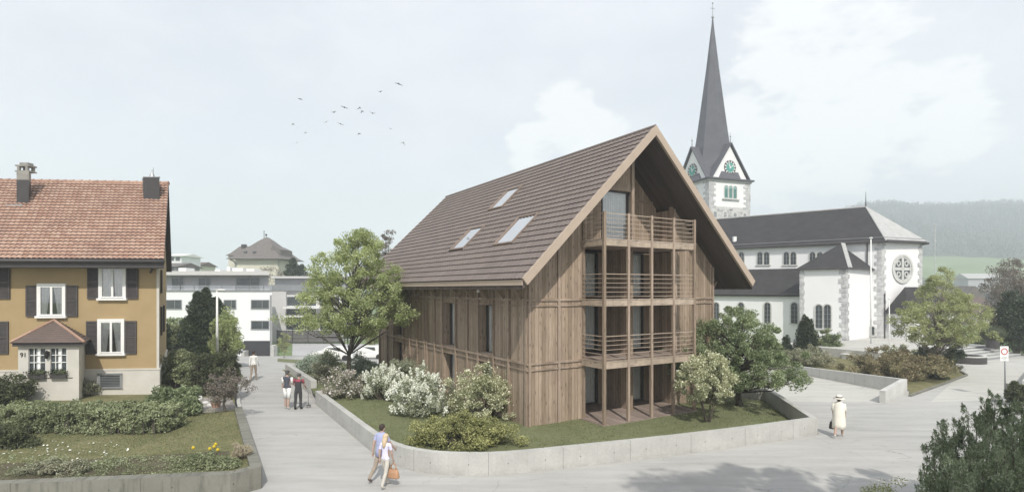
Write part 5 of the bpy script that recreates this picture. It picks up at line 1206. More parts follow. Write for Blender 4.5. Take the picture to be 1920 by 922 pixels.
# valley scrub in front of the meadow
P1 = []
for i in range(170):
    k = rg.uniform(.72, .95); y = rg.uniform(150, 330); P1.append((k * y, y, gz(k * y, y)))
for i in range(60):
    k = rg.uniform(.70, .95); y = rg.uniform(560, 590); P1.append((k * y, y, gz(k * y, y)))
P1 = np.array(P1); cl = []
for j in range(60): cl.append(P1 + rg.normal(size=P1.shape) * np.array([2.4, 1.5, 1.0]) + np.array([0, 0, 1.6]))
tag(leaf_mesh('valley_scrub', np.concatenate(cl), .55, 'forest', None, .6, 13), kind='stuff')
# ------------------------------------------------------------ trees and bushes
def bp(u, v, z=.35, dy=0.): p = at(u, v, z); k = (p.y + dy) / p.y; return (p.x * k, p.y + dy, z)
def wpx(du, y): return du / F * y
tree('leafy_tree', 'tall fresh-green tree with a slim dark trunk beside the long side of the timber house', 'tree', (X(646, 30.2), 30.2, .3), 8.45,
     [(.33, .8), (.38, 2.2), (.44, 3.5), (.52, 3.3), (.62, 2.7), (.74, 2.15), (.86, 1.6), (.94, 1.0), (1.0, .35)], .13, 330, 145, .40, .055, 'leaf_tree', 'bark', 3, lean=(.9, 0), trunk_top=.86)
tree('spreading_tree', 'broad dark-green tree behind the small blossoming tree at the house corner', 'tree', bp(1388, 765, .12), 4.55,
     [(.20, .9), (.28, 2.6), (.42, 3.05), (.6, 2.7), (.78, 2.0), (.92, 1.1), (1.0, .5)], .17, 260, 230, .33, .045, 'leaf_dark', 'bark', 5, lean=(-.1, 0), trunk_top=.7)
tree('blossom_tree', 'small cream-blossomed tree with several thin stems on the lawn', 'tree', bp(1326, 790, .34), 2.75,
     [(.28, .35), (.36, 1.0), (.5, 1.2), (.7, 1.12), (.88, .75), (1.0, .3)], .04, 130, 160, .2, .032, 'leaf_blossom', 'bark', 7, trunk_top=.72, stems=4, flowers=('petal_yellow', 4200, .032))
tree('plaza_tree', 'round-crowned green tree with thin trunk in the bed by the plaza', 'tree', (X(1757, 36), 36, .02), 7.0,
     [(.28, 1.0), (.34, 2.4), (.46, 2.85), (.6, 2.4), (.75, 1.5), (.88, .8), (1.0, .25)], .11, 250, 120, .36, .052, 'leaf_olive', 'bark_pale', 9, lean=(.35, 0), trunk_top=.8)
SH = 'shrub'
def S(label, u, v, du, dh, z=.35, dep=.8, name='shrub', cat='shrub', **k):
    p = at(u, v, z); rx = wpx(du / 2, p.y); ry = rx * dep; y = p.y + ry * .7; kk = y / p.y; h = dh / F * y
    return shrub(name, label, cat, (p.x * kk, y, z), rx, ry, h, **k)
S('dense spike-blossomed white lilac bush nearest the belt of the timber house', 790, 785, 98, 80, n=9000, leaf=.042, mat='leaf_pale', seed=21, clumps=70, cr=.24, spikes=('petal', 170, .30), name='lilac_bush')
S('white lilac bush between the pink flowers and the larger lilac', 716, 752, 72, 62, n=7500, leaf=.045, mat='leaf_pale', seed=22, clumps=60, cr=.26, spikes=('petal', 130, .28), name='lilac_bush')
S('big loose cream-flowering shrub against the corner of the timber house', 908, 792, 138, 98, n=17000, leaf=.032, mat='leaf_blossom', seed=23, clumps=130, cr=.25, flowers=('petal_yellow', 3600, .033), bumpy=.2, dep=.5, name='flowering_shrub')
S('wide low yellow-green juniper spreading over the front of the lawn', 872, 843, 216, 54, n=30000, leaf=.036, mat='leaf_juniper', seed=24, clumps=170, cr=.22, dep=.42, bumpy=.12, name='spreading_juniper')
S('low bush full of pale pink flowers beside the start of the curved wall', 648, 750, 88, 50, n=7000, leaf=.04, mat='leaf_grey', seed=25, clumps=60, cr=.24, flowers=('petal_pink', 1500, .045), name='flowering_shrub')
S('pale green bush with tiny leaves standing against the side wall of the timber house', 757, 728, 56, 58, n=6000, leaf=.04, mat='leaf_pale', seed=26, clumps=50, cr=.24, name='shrub')
S('silvery blue-green shrub mass at the far end of the short concrete wall', 588, 700, 72, 32, n=7000, leaf=.05, mat='leaf_blue', seed=27, clumps=60, cr=.3, dep=1.1)
S('grey-green shrub left of the slim tree trunk', 618, 706, 50, 44, n=6500, leaf=.05, mat='leaf_pale', seed=28, clumps=50, cr=.3)
S('bluish shrub right of the slim tree trunk', 682, 712, 56, 44, n=6500, leaf=.05, mat='leaf_blue', seed=29, clumps=50, cr=.3)
S('grey-green shrub behind the short concrete wall, close to its near end', 606, 716, 42, 34, n=4500, leaf=.045, mat='leaf_grey', seed=30, clumps=40, cr=.24)
S('small dark-green shrub growing behind the first lilac', 740, 752, 34, 36, n=3500, leaf=.04, mat='leaf_dark', seed=31, clumps=30, cr=.2)
S('thin reddish bush in front of the side wall, left of the cream-flowering shrub', 846, 772, 34, 60, n=3500, leaf=.03, mat='leaf_grey', seed=32, clumps=36, cr=.18)
# left garden -----------------------------------
S('long low clipped hedge of small pale leaves in front of the ochre house', 165, 812, 330, 46, .5, .22, 'low_hedge', 'hedge', n=95000, leaf=.045, mat='leaf_hedge', seed=41, clumps=1000, cr=.17, box=True, low=.02)
S('glossy dark rhododendron at the right end of the low hedge', 330, 782, 104, 52, .5, .6, n=9000, leaf=.075, mat='leaf_dark', seed=42, clumps=80, cr=.26, aspect=.35)
S('clipped dark-green yew block beside the drive', 400, 742, 78, 74, .42, .7, 'yew_bush', n=34000, leaf=.045, mat='leaf_yew', seed=43, clumps=220, cr=.24, low=.05, box=True)
S('laurel bush with light glossy leaves at the corner of the ochre house', 330, 728, 56, 72, .42, .8, n=7500, leaf=.065, mat='leaf_hedge', seed=44, clumps=70, cr=.26)
S('small round grey-green bush under the porch downpipe', 166, 741, 38, 30, .5, .8, n=3500, leaf=.045, mat='leaf_grey', seed=45, clumps=30, cr=.18)
S('dark spreading juniper in front of the porch at the left edge', 15, 762, 100, 56, .5, .6, 'spreading_juniper', n=9000, leaf=.05, mat='leaf_yew', seed=46, clumps=80, cr=.3)
S('dark cotoneaster mound in shadow at the left end of the front lawn', 5, 842, 120, 34, .5, .5, n=9000, leaf=.04, mat='leaf_yew', seed=47, clumps=70, cr=.22)
S('dense tangle of small-leaved plants on the bed near the wall corner', 395, 880, 120, 24, .5, .35, n=8000, leaf=.03, mat='leaf_hedge', seed=48, clumps=80, cr=.14)
S('low grey-green groundcover cushion along the bottom left wall', 105, 893, 130, 26, .5, .3, n=7000, leaf=.03, mat='leaf_grey', seed=49, clumps=70, cr=.14)
S('pale straw-coloured tuft of ornamental grass on top of the road wall', 452, 862, 36, 26, .5, .8, 'ornamental_grass', 'grass tuft', n=3000, leaf=.075, mat='leaf_straw', seed=50, clumps=24, cr=.12, aspect=.1)
S('trimmed laurel hedge at the back of the left garden', 338, 656, 48, 46, .3, .3, 'laurel_hedge', 'hedge', n=9000, leaf=.10, mat='leaf_hedge', seed=51, clumps=90, cr=.4, box=True)
S('darker second hedge row rising behind the laurel hedge', 346, 640, 60, 40, .3, .25, 'laurel_hedge', 'hedge', n=6000, leaf=.11, mat='leaf_dark', seed=52, clumps=70, cr=.45, box=True)
S('round light-green bush right of the dark conifer by the garage drive', 424, 667, 56, 78, .3, .8, n=11000, leaf=.08, mat='leaf_tree', seed=53, clumps=90, cr=.45)
S('reddish-brown leafless bush against the ochre house corner', 316, 722, 34, 34, .4, .7, 'bare_bush', n=3000, leaf=.05, mat='twig', seed=54, clumps=40, cr=.25, aspect=.12)
S('dry brown bush behind the glossy laurel at the house flank', 330, 680, 44, 26, .35, .7, 'bare_bush', n=3500, leaf=.07, mat='twig', seed=55, clumps=40, cr=.3, aspect=.15)
S('tall narrow dark thuja at the right flank of the ochre house', 308, 668, 20, 66, .35, .9, 'thuja', n=4500, leaf=.08, mat='leaf_conifer', seed=56, clumps=40, cr=.35)
tree('dwarf_maple', 'small gnarled reddish-brown maple with bare twigs beside the drive', 'tree', bp(420, 772, .45), 1.75, [(.35, .6), (.5, .85), (.75, .75), (1.0, .3)], .07, 46, 110, .26, .035, 'twig', 'bark_pale', 12, trunk_top=.6)
def conifer(name, label, base, h, r, n, leaf, mat, seed, tips=7, prof=None):
    t = thing(name, label, 'conifer', base); rg = np.random.default_rng(seed); b = np.array(base)
    m = MB(); m.tube([Vector(base) - Vector((0, 0, .1)), Vector(base) + Vector((0, 0, h * .92))], [r * .12, .02], 7); m.build('trunk', 'bark', t, True, True)
    Q = []; D = []
    for i in range(tips):                                     # several leading shoots merging into one body
        a = rg.uniform(0, 6.28); o = np.array([math.cos(a), math.sin(a), 0]) * r * rg.uniform(0, .62) * (i > 0); hh = h * (1 if i == 0 else rg.uniform(.6, .98)); rr = r * (.75 if tips > 8 else 1 if i == 0 else .5); k = n // tips
        f = rg.uniform(0, 1, k) ** 1.15; an = rg.uniform(0, 6.283, k); tier = .75 + .25 * np.sin(f * hh * 5 + an * 2 + i); rad = rr * (1 - f) ** .6 * tier * rg.uniform(.35, 1, k) ** .5 + .03
        P = b + o * (1 - f[:, None] * .3) + np.column_stack([np.cos(an) * rad, np.sin(an) * rad, f * hh]); Q.append(P); D.append(np.column_stack([np.cos(an) * .7, np.sin(an) * .7, np.full(k, .7)]))
    leaf_mesh('crown', np.concatenate(Q), leaf, mat, t, .3, seed, .2, np.concatenate(D)); return t
conifer('conifer', 'large dark many-tipped conifer behind the street lamp on the left', (X(386, 46), 46, .2), 5.5, 2.35, 80000, .13, 'leaf_conifer', 61, 15)
conifer('conifer', 'dark pointed conifer against the church aisle wall', (X(1508, 44), 44, 0), 3.6, 1.1, 16000, .09, 'leaf_conifer', 62, 9)
conifer('conifer', 'small dark conifer left of the pointed one by the church', (X(1476, 45), 45, 0), 1.9, .8, 6000, .08, 'leaf_conifer', 63, 9)
conifer('conifer', 'distant spruce behind the crown of the leafy tree, beside the villa', (X(549, 105), 105, -2.8), 14.2, 5.0, 16000, .3, 'leaf_conifer', 64, 3)
conifer('conifer', 'far dark spruce just left of the leafy tree top', (X(566, 118), 118, -2.8), 13.6, 5.0, 12000, .32, 'leaf_conifer', 65, 3)
# right hand beds --------------------------------
shrub('heather_bush', 'broad reddish heather-like bush along the plaza wall', 'bush', (24.3, 35.0, .02), 3.1, 2.6, 1.75, n=30000, leaf=.055, mat='leaf_heather', seed=71, clumps=150, cr=.32)
shrub('shrub', 'pale grey-green wispy bush behind the plaza wall, left of the heather', 'shrub', (21.2, 40.2, .02), 2.0, 1.6, 1.4, n=14000, leaf=.055, mat='leaf_grey', seed=72, clumps=90, cr=.32)
S('rounded light-green bush in front of the church transept', 1540, 664, 66, 44, 0., .7, n=8000, leaf=.075, mat='leaf_hedge', seed=73, clumps=60, cr=.35)
S('rounded darker bush beside the light-green one at the transept corner', 1560, 666, 36, 38, 0., .8, n=5000, leaf=.07, mat='leaf_dark', seed=74, clumps=40, cr=.3)
S('row of white-flowering groundcover along the church forecourt', 1680, 676, 84, 26, 0., .4, 'flowering_groundcover', 'plants', n=7000, leaf=.06, mat='leaf_grey', seed=75, clumps=60, cr=.25, flowers=('petal', 1600, .05))
S('dark ball-shaped evergreen inside the round planter', 1790, 680, 34, 40, .3, .9, 'box_ball', n=7000, leaf=.05, mat='leaf_conifer', seed=76, clumps=50, cr=.2)
S('dark evergreen bush at the foot of the plaza tree', 1738, 690, 50, 40, .02, .7, n=7000, leaf=.06, mat='leaf_yew', seed=77, clumps=60, cr=.28)
S('small round bush right of the plaza tree trunk', 1778, 700, 30, 42, .02, .8, n=4500, leaf=.05, mat='leaf_yew', seed=78, clumps=40, cr=.22)
S('clump of low dark plants round the foot of the thin plaza tree', 1760, 712, 34, 20, .02, .8, 'groundcover', 'plants', n=3000, leaf=.045, mat='leaf_yew', seed=79, clumps=30, cr=.18)
S('ivy tangle hanging over the low wall at the right edge', 1908, 760, 44, 40, 0., .5, 'ivy', 'ivy', n=7000, leaf=.05, mat='leaf_yew', seed=80, clumps=60, cr=.16)
tb = thing('planter_tub', 'dark tub with a clipped round shrub at the top of the steps', 'planter', at(1861, 652, .74))
p = at(1861, 652, .74); m_ = MB(); m_.lathe([(.42, 0), (.5, .75), (.45, .75), (.42, .68), (.01, .68)], p, 16); m_.build('tub', 'metal_dark', tb, world=True)
rgq = np.random.default_rng(5); d = rgq.normal(size=(5000, 3)); d /= np.linalg.norm(d, axis=1)[:, None]; leaf_mesh('shrub', np.array(p) + np.array([0, 0, 1.25]) + d * np.array([1.0, .9, .65]) * rgq.uniform(.5, 1, 5000)[:, None] ** .5, .07, 'leaf_yew', tb, .5, 5)
for i, (u, v, y, h, r, mt, lab, sd_) in enumerate(((1884, 0, 60, 8.0, 2.6, 'twig', 'tall bare brown tree at the right edge behind the steps', 81), (1915, 0, 52, 7.2, 2.2, 'twig', 'dark bare-branched tree cut off by the right edge', 82),
                                             (1900, 0, 70, 9.5, 2.2, 'twig', 'slender leafless tree sticking up highest on the far right', 83))):
    tree('bare_tree', lab, 'tree', (X(u, y), y, .0), h, [(.2, r * .5), (.4, r), (.7, r * .9), (1, r * .35)], .16, 70, 130, .7, .08, mt, 'bark', sd_, trunk_top=.95)
S('dark evergreen mass under the bare trees at the right edge', 1905, 668, 64, 120, 0., .7, 'evergreen_bush', n=16000, leaf=.1, mat='leaf_conifer', seed=84, clumps=90, cr=.6)
S('golden-brown autumn-coloured shrub beside the steps', 1872, 640, 38, 42, 0.7, .8, n=5000, leaf=.09, mat='leaf_heather', seed=85, clumps=50, cr=.4)
S('low hedge row behind the forecourt, under the plaza tree', 1800, 648, 80, 20, .5, .3, 'low_hedge', 'hedge', n=6000, leaf=.09, mat='leaf_dark', seed=86, clumps=60, cr=.3, box=True)
tree('bare_tree', 'pale leafless tree in front of the villa roof', 'tree', (X(502, 98), 98, -2.8), 12.6, [(.45, 1.5), (.6, 3.2), (.8, 3.2), (.95, 1.9), (1, .8)], .16, 90, 60, .8, .09, 'twig', 'bark_pale', 87, trunk_top=.9)
tree('bare_tree', 'dark leafless treetop peeping over the roof left of the timber house', 'tree', (X(731, 62), 62, -2), 14.0, [(.5, .8), (.65, 1.5), (.85, 1.6), (1, .6)], .16, 70, 120, .5, .07, 'twig', 'bark', 88, trunk_top=.95)
tree('bare_bush', 'leafless bush on the roofline between the small houses and the villa', 'tree', (X(395, 100), 100, -2.8), 9.2, [(.6, 1.8), (.8, 2.6), (1, 1.3)], .12, 50, 90, .8, .09, 'twig', 'bark', 89, trunk_top=.9)
tree('young_tree', 'thin young tree standing on the green strip beside the garage ramp', 'tree', (X(533, 64), 64, slope(0, 64)), 2.9, [(.2, .3), (.5, .7), (.8, .6), (1, .2)], .05, 26, 70, .3, .07, 'leaf_olive', 'bark_pale', 90, trunk_top=.8)
tree('young_tree', 'small slender tree by the far parking area behind the leafy tree', 'tree', (X(703, 66), 66, slope(0, 66)), 4.2, [(.4, .8), (.6, 1.6), (.85, 1.2), (1, .4)], .06, 40, 140, .5, .08, 'leaf_olive', 'bark', 91, trunk_top=.8)
# trees standing behind the camera whose shade falls on the road
tree('street_tree', 'tree beside the road right of the camera, seen by its shadow', 'tree', (12.2, 5.6, 0), 10.5, [(.35, 1.2), (.5, 2.4), (.75, 2.6), (1, .9)], .2, 110, 200, .7, .11, 'leaf_tree', 'bark', 92, trunk_top=.85)
tree('street_tree', 'tall tree behind the camera that throws the dappled shade across the road', 'tree', (9.2, -1.2, 0), 17.2, [(.4, 2), (.6, 3.8), (.85, 3.8), (1, 1.8)], .3, 130, 200, .9, .13, 'leaf_tree', 'bark', 93, trunk_top=.85)
# foreground cypress-like bush bottom right
fj = thing('cypress_bush', 'large feathery dark-green bush with upright tips in the bottom right corner', 'bush', (9.1, 10.2, 0)); rg = np.random.default_rng(31); Q = []; D = []
tipsl = [(1738, 835, 10.3), (1767, 790, 10.0), (1752, 850, 9.6), (1783, 858, 9.2), (1797, 800, 10.4), (1815, 770, 10.2), (1800, 870, 8.9), (1830, 800, 9.6), (1846, 756, 10.4), (1866, 748, 10.1), (1860, 800, 9.0), (1880, 800, 9.3), (1889, 768, 10.6), (1907, 764, 10.2), (1917, 760, 9.8),
         (1900, 820, 9.0), (1870, 850, 8.6), (1840, 870, 8.6), (1925, 800, 9.2), (1940, 770, 10.0), (1745, 900, 9.4), (1812, 900, 8.4), (1890, 880, 8.3), (1960, 790, 9.6), (1822, 845, 10.8), (1775, 830, 10.9), (1855, 835, 10.9)]
st = MB()
for (u, v, y) in tipsl:
    tx, tz = X(u, y), Z(v, y) + .05; L = rg.uniform(1.5, 2.1); bx, by = tx + rg.normal() * .12, y + rg.normal() * .1; st.tube([(bx + (9.1 - bx) * .25, by, 0), (bx, by, max(.2, tz - L)), (tx, y, tz - .05)], [.035, .022, .004], 5)
    for k in range(64):                                       # side sprays
        f = rg.uniform(0, 1) ** .9; z = tz - .03 - f * L; r = .05 + .30 * f ** .8; a = rg.uniform(0, 6.283); ln = rg.uniform(.14, .34) * (.5 + f); n = 64
        c = np.array([tx + (bx - tx) * f + math.cos(a) * r * rg.uniform(.1, 1), y + math.sin(a) * r * rg.uniform(.1, 1), z]); dd = np.array([math.cos(a) * .35, math.sin(a) * .35, 1.]); dd /= np.linalg.norm(dd); s = rg.uniform(0, 1, n)
        P = c + dd * (s * ln)[:, None] + rg.normal(size=(n, 3)) * (.034 * (1.1 - s))[:, None]; Q.append(P); D.append(np.tile(dd, (n, 1)))
Q.append(rg.uniform((8.15, 8.7, .2), (11.4, 10.9, 2.0), (42000, 3))); D.append(np.tile(np.array([.1, 0, 1.]), (42000, 1)))
st.build('stems', 'bark', fj, True, True); Qc = np.concatenate(Q); leaf_mesh('foliage', Qc, .027, 'leaf_cypress', fj, .28, 31, .1, np.concatenate(D))
shrub('shrub', 'low light olive bush left of the large feathery bush at the bottom edge', 'shrub', (7.6, 10.9, 0), .95, .9, 1.75, n=14000, leaf=.02, mat='leaf_olive', seed=33, clumps=90, cr=.2)
# small things in the left garden
p = at(405, 766, .45); m_ = MB(); m_.lathe([(.13, 0), (.2, .26), (.22, .26), (.22, .3), (.18, .3), (.01, .27)], p, 14); pot = thing('flower_pot', 'orange terracotta pot under the gnarled maple', 'pot', p); m_.build('pot', 'tiles_red', pot, world=True)
rgq = np.random.default_rng(6); leaf_mesh('plant', np.array(p) + np.array([0, 0, .36]) + rgq.normal(size=(300, 3)) * .08, .04, 'leaf_dark', pot, .5, 6)
p = at(373, 752, .45); m_ = MB(); m_.lathe([(.12, 0), (.15, .12), (.13, .24), (.05, .3)], p, 12); tag(m_.build('garden_stone', 'white_paint', smooth=True), 'small white stone marker beside the yew block', 'stone')
for i, (u, v, r) in enumerate(((386, 757, .16), (396, 762, .2), (378, 764, .14), (412, 755, .15))):
    p = at(u, v, .45); m_ = MB(); m_.ell((p.x, p.y, p.z + r * .3), (r, r * .8, r * .55), 9, 6); tag(m_.build('garden_rock', 'stone_pale', smooth=True), ['grey rock in front of the yew block', 'biggest pale rock left of the terracotta pot', 'small flat rock left of the biggest one', 'pale rock behind the terracotta pot'][i], 'rock', 'rocks by the terracotta pot')
flat('gravel_patch', [at(372, 745, .5)[:2], at(432, 745, .5)[:2], at(447, 768, .5)[:2], at(380, 775, .5)[:2]], .515, 'gravel')
for i, (u, v) in enumerate(((394, 860), (402, 856), (405, 851), (363, 858), (409, 862))):
    p = at(u, v, .5); t = thing('daffodil', ['leftmost yellow daffodil of the trio by the road wall', 'middle yellow daffodil in the front bed', 'tallest yellow daffodil in the front bed', 'lone yellow daffodil farther left in the bed', 'small yellow daffodil nearest the grass tuft'][i], 'flower', p, 0, 'daffodils in the front bed')
    m_ = MB(); m_.tube([p, p + Vector((0, 0, .30))], .008, 5); m_.build('stalk', 'leaf_hedge', t, world=True); m_ = MB(); c = p + Vector((0, -.02, .32))
    m_.ell(c, (.05, .05, .05), 7, 4); m_.build('flower', 'yellow', t, world=True)
rg = np.random.default_rng(8); P = np.array([tuple(at(rg.uniform(0, 240), rg.uniform(828, 880), .5)) for _ in range(160)]); P[:, 2] += .05; tag(leaf_mesh('daisies', P, .035, 'petal', None, .9, 8, 3), kind='stuff')
P = []
for c in [(u, v) for u, v in zip(rg.uniform(0, 445, 90), rg.uniform(860, 896, 90)) if v < 905 - u * .03]:
    q = at(c[0], c[1], .5); P.append(np.array(q) + rg.normal(size=(60, 3)) * np.array([.12, .08, .05]) + np.array([0, 0, .07]))
tag(leaf_mesh('bed_plants', np.concatenate(P), .03, 'leaf_hedge', None, .4, 9), kind='stuff')

# ------------------------------------------------------------ people
def person(label, pos, heading, h=1.75, shirt='white_paint', trousers='barge', shoes='metal_dark', skin='skin', hair='black', sleeve='full', legs='full', stride=.35, arms=(.3, -.3), elbows=(.25, .25), build_=1.0, bend=0., lead=1, hairstyle='short', feet_z=0., armout=(.12, .12), pose_arm=None, group=None):
    k = h / 1.75
    J = {}; tagsg = {}
    def sub(a, ln, sw, out_=0.): return (a[0] + ln * out_, a[1] + ln * math.sin(sw), a[2] - ln * math.cos(sw) * math.sqrt(max(0, 1 - out_ ** 2)))
    lean_ = lambda z: bend * max(0, z - .95)
    J['pel'] = (0, 0, .94); J['wai'] = (0, lean_(1.1), 1.10); J['che'] = (0, lean_(1.3), 1.30); J['nb'] = (0, lean_(1.45), 1.45); J['nk'] = (0, lean_(1.5) + .01, 1.51)
    J['h0'] = (0, lean_(1.56) + .025, 1.57); J['h1'] = (0, lean_(1.63) + .02, 1.645); J['h2'] = (0, lean_(1.7) + .01, 1.70)
    Rd = {'pel': (.150 * build_, .115 * build_), 'wai': (.135 * build_, .105 * build_), 'che': (.155 * build_, .115 * build_), 'nb': (.07, .07), 'nk': (.052, .055), 'h0': (.068, .085), 'h1': (.078, .098), 'h2': (.055, .07)}
    E = [('pel', 'wai', 's'), ('wai', 'che', 's'), ('che', 'nb', 's'), ('nb', 'nk', 'k'), ('nk', 'h0', 'k'), ('h0', 'h1', 'k'), ('h1', 'h2', 'k')]
    hands = []
    for i, sd in enumerate((-1, 1)):
        S_ = 'LR'[i]; J['sh' + S_] = (sd * .175 * build_, lean_(1.4), 1.405); a = arms[i]
        J['el' + S_] = sub(J['sh' + S_], .28, a, sd * armout[i]); J['wr' + S_] = sub(J['el' + S_], .25, a + elbows[i], sd * armout[i] * .3); J['ha' + S_] = sub(J['wr' + S_], .07, a + elbows[i] * 1.1, 0)
        if pose_arm and S_ in pose_arm: J['el' + S_], J['wr' + S_] = pose_arm[S_]; e, w_ = Vector(J['el' + S_]), Vector(J['wr' + S_]); J['ha' + S_] = tuple(w_ + (w_ - e).normalized() * .07)
        Rd['sh' + S_] = (.066, .066); Rd['el' + S_] = (.044, .044); Rd['wr' + S_] = (.029, .026); Rd['ha' + S_] = (.036, .022)
        E += [('che', 'sh' + S_, 's'), ('sh' + S_, 'el' + S_, 's' if sleeve != 'none' else 'k'), ('el' + S_, 'wr' + S_, 's' if sleeve == 'full' else 'k'), ('wr' + S_, 'ha' + S_, 'k')]
        J['hi' + S_] = (sd * .092 * build_, 0, .90); sw = stride * (1 if sd == lead else -1); kb = -.12 if sw > 0 else -.75 * abs(stride)
        J['kn' + S_] = sub(J['hi' + S_], .43, sw); J['an' + S_] = sub(J['kn' + S_], .41, sw + kb); fa = 1.45 + (0 if sw > 0 else -.75 * abs(stride))
        J['to' + S_] = sub(J['an' + S_], .17, fa); J['to' + S_] = (J['to' + S_][0] + sd * .02, J['to' + S_][1], J['to' + S_][2] - .03)
        Rd['hi' + S_] = (.094 * build_, .094 * build_); Rd['kn' + S_] = (.060 * (1.15 if legs == 'wide' else 1), .062 * (1.15 if legs == 'wide' else 1)); Rd['an' + S_] = (.042 * (1.7 if legs == 'wide' else 1.1), .045 * (1.5 if legs == 'wide' else 1.1)); Rd['to' + S_] = (.040, .028)
        E += [('pel', 'hi' + S_, 't'), ('hi' + S_, 'kn' + S_, 't' if legs != 'none' else 'k'), ('kn' + S_, 'an' + S_, 't' if legs in ('full', 'wide') else 'k'), ('an' + S_, 'to' + S_, 'f')]
    names = list(J); zmin = min(J[n][2] - Rd[n][1] for n in ('anL', 'toL', 'anR', 'toR'))
    V = [Vector((J[n][0], J[n][1], J[n][2] - zmin)) * k for n in names]; ix = {n: i for i, n in enumerate(names)}
    me = bpy.data.meshes.new('person'); me.from_pydata(V, [(ix[a], ix[b]) for a, b, _ in E], []); o = bpy.data.objects.new('person', me); COL.objects.link(o)
    md = o.modifiers.new('skin', 'SKIN'); md.use_smooth_shade = True; md.branch_smoothing = .3
    for i, n in enumerate(names): me.skin_vertices[0].data[i].radius = (Rd[n][0] * k, Rd[n][1] * k); me.skin_vertices[0].data[i].use_root = (n == 'pel')
    sb = o.modifiers.new('sub', 'SUBSURF'); sb.levels = 2; sb.render_levels = 2
    dg = bpy.context.evaluated_depsgraph_get(); dg.update(); ev = o.evaluated_get(dg); nm = bpy.data.meshes.new_from_object(ev); o.modifiers.clear(); o.data = nm
    mats = [shirt, trousers, shoes, skin]; nm.materials.clear()
    for m in mats: nm.materials.append(MATS[m])
    seg = [(V[ix[a]], V[ix[b]], c, a, b) for a, b, c in E]; code = {'s': 0, 't': 1, 'f': 2, 'k': 3}
    for p in nm.polygons:
        c = p.center; best = None
        for a, b, cc, an, bn in seg:
            d = b - a; t = max(0, min(1, (c - a).dot(d) / d.length_squared)); ds = (c - a - d * t).length / (1.0 if cc != 't' else 1.0)
            if best is None or ds < best[0]: best = (ds, cc, t, an, bn)
        cc = best[1]
        if sleeve == 'short' and best[3].startswith('sh') and best[2] > .62: cc = 'k'
        if legs == 'shorts' and best[3].startswith('kn'): cc = 'k'
        if legs == 'shorts' and best[3].startswith('hi') and best[2] > .92: cc = 'k'
        if best[3] == 'wai' or best[3] == 'pel': cc = 's' if c.z > (.93 - zmin) * k else 't'
        if best[3].startswith('kn') and best[2] > .97: cc = 'f'
        p.material_index = code[cc]; p.use_smooth = True
    # fingers, nose, ears, eyes joined into the same body mesh
    ex = MB()
    for S_, sd in (('L', -1), ('R', 1)):
        hv, wv = V[ix['ha' + S_]], V[ix['wr' + S_]]; d = (hv - wv).normalized(); side = Vector((0, 1, 0)) - d * d.y; side.normalize(); inn = Vector((-sd, 0, 0))
        for j, ln in enumerate((.062, .072, .068, .052)):
            o0 = hv + side * (.030 - j * .019) * k; q1 = o0 + d * ln * .55 * k + inn * .006; q2 = q1 + (d * .8 + inn * .5).normalized() * ln * .5 * k; ex.tube([o0 - d * .01, q1, q2], [.009 * k, .0085 * k, .006 * k], 6, 3)
        o0 = wv.lerp(hv, .45) + side * .022 * k; q1 = o0 + (side * .8 + d * .7).normalized() * .04 * k; ex.tube([o0, q1, q1 + (d + side * .2).normalized() * .028 * k], [.012 * k, .010 * k, .007 * k], 6, 3)
    hc = V[ix['h0']]
    ex.ell(hc + Vector((0, .098, .012)) * k, (.012 * k, .02 * k, .02 * k), 7, 5, 3)
    for sd in (-1, 1): ex.ell(hc + Vector((sd * .078, .0, .02)) * k, (.012 * k, .02 * k, .03 * k), 7, 5, 3); ex.ell(hc + Vector((sd * .03, .085, .038)) * k, (.010 * k, .008 * k, .006 * k), 6, 4, 2)
    ex.ell(hc + Vector((0, .09, -.03)) * k, (.02 * k, .006 * k, .005 * k), 7, 4, 2)
    m2 = ex.build('tmp', mats); bm = bmesh.new(); bm.from_mesh(nm); n0 = len(bm.faces); bm.from_mesh(m2.data); bm.to_mesh(nm); bm.free(); bpy.data.objects.remove(m2)
    nm.name = 'person'; o.name = 'person'; o.location = (pos[0], pos[1], feet_z); o.rotation_euler = (0, 0, heading); tag(o, label, 'person', group); FR[o.name] = (Vector(o.location), heading)
    hm = MB(); c = V[ix['h1']]
    if hairstyle in ('short', 'grey'): hm.ell(c + Vector((0, -.018, .008)) * k, (.088 * k, .10 * k, .085 * k), 12, 8); hm.ell(c + Vector((0, -.05, -.05)) * k, (.072 * k, .06 * k, .06 * k), 10, 6)
    if hairstyle == 'long': hm.ell(c + Vector((0, -.015, .01)) * k, (.092 * k, .105 * k, .09 * k), 12, 8); hm.tube([c + Vector((0, -.04, -.01)) * k, c + Vector((0, -.08, -.14)) * k, c + Vector((.0, -.11, -.27)) * k, c + Vector((0, -.11, -.36)) * k], [.08 * k, .085 * k, .065 * k, .02 * k], 10)
    if hairstyle == 'curly': 
        hm.ell(c + Vector((0, -.01, .01)) * k, (.095 * k, .11 * k, .09 * k), 12, 8)
        rr = random.Random(3)
        for _ in range(40): a, b = rr.uniform(0, 6.28), rr.uniform(-.5, 1.4); hm.ell(c + Vector((math.cos(a) * math.cos(b) * .085, -.02 + math.sin(a) * math.cos(b) * .095, .01 + math.sin(b) * .085)) * k, (.02, .02, .02), 6, 4)
    hm.build('hair', hair, o, True)
    return o, V, ix, k
plain('shirt_blue', (.38, .41, .60), .9, .12, 7, .3); plain('shirt_pale', (.66, .64, .80), .9, .1, 7, .2); plain('jeans', (.20, .22, .30), .9, .15, 9, .2); plain('khaki', (.30, .25, .20), .9, .12, 9, .2)
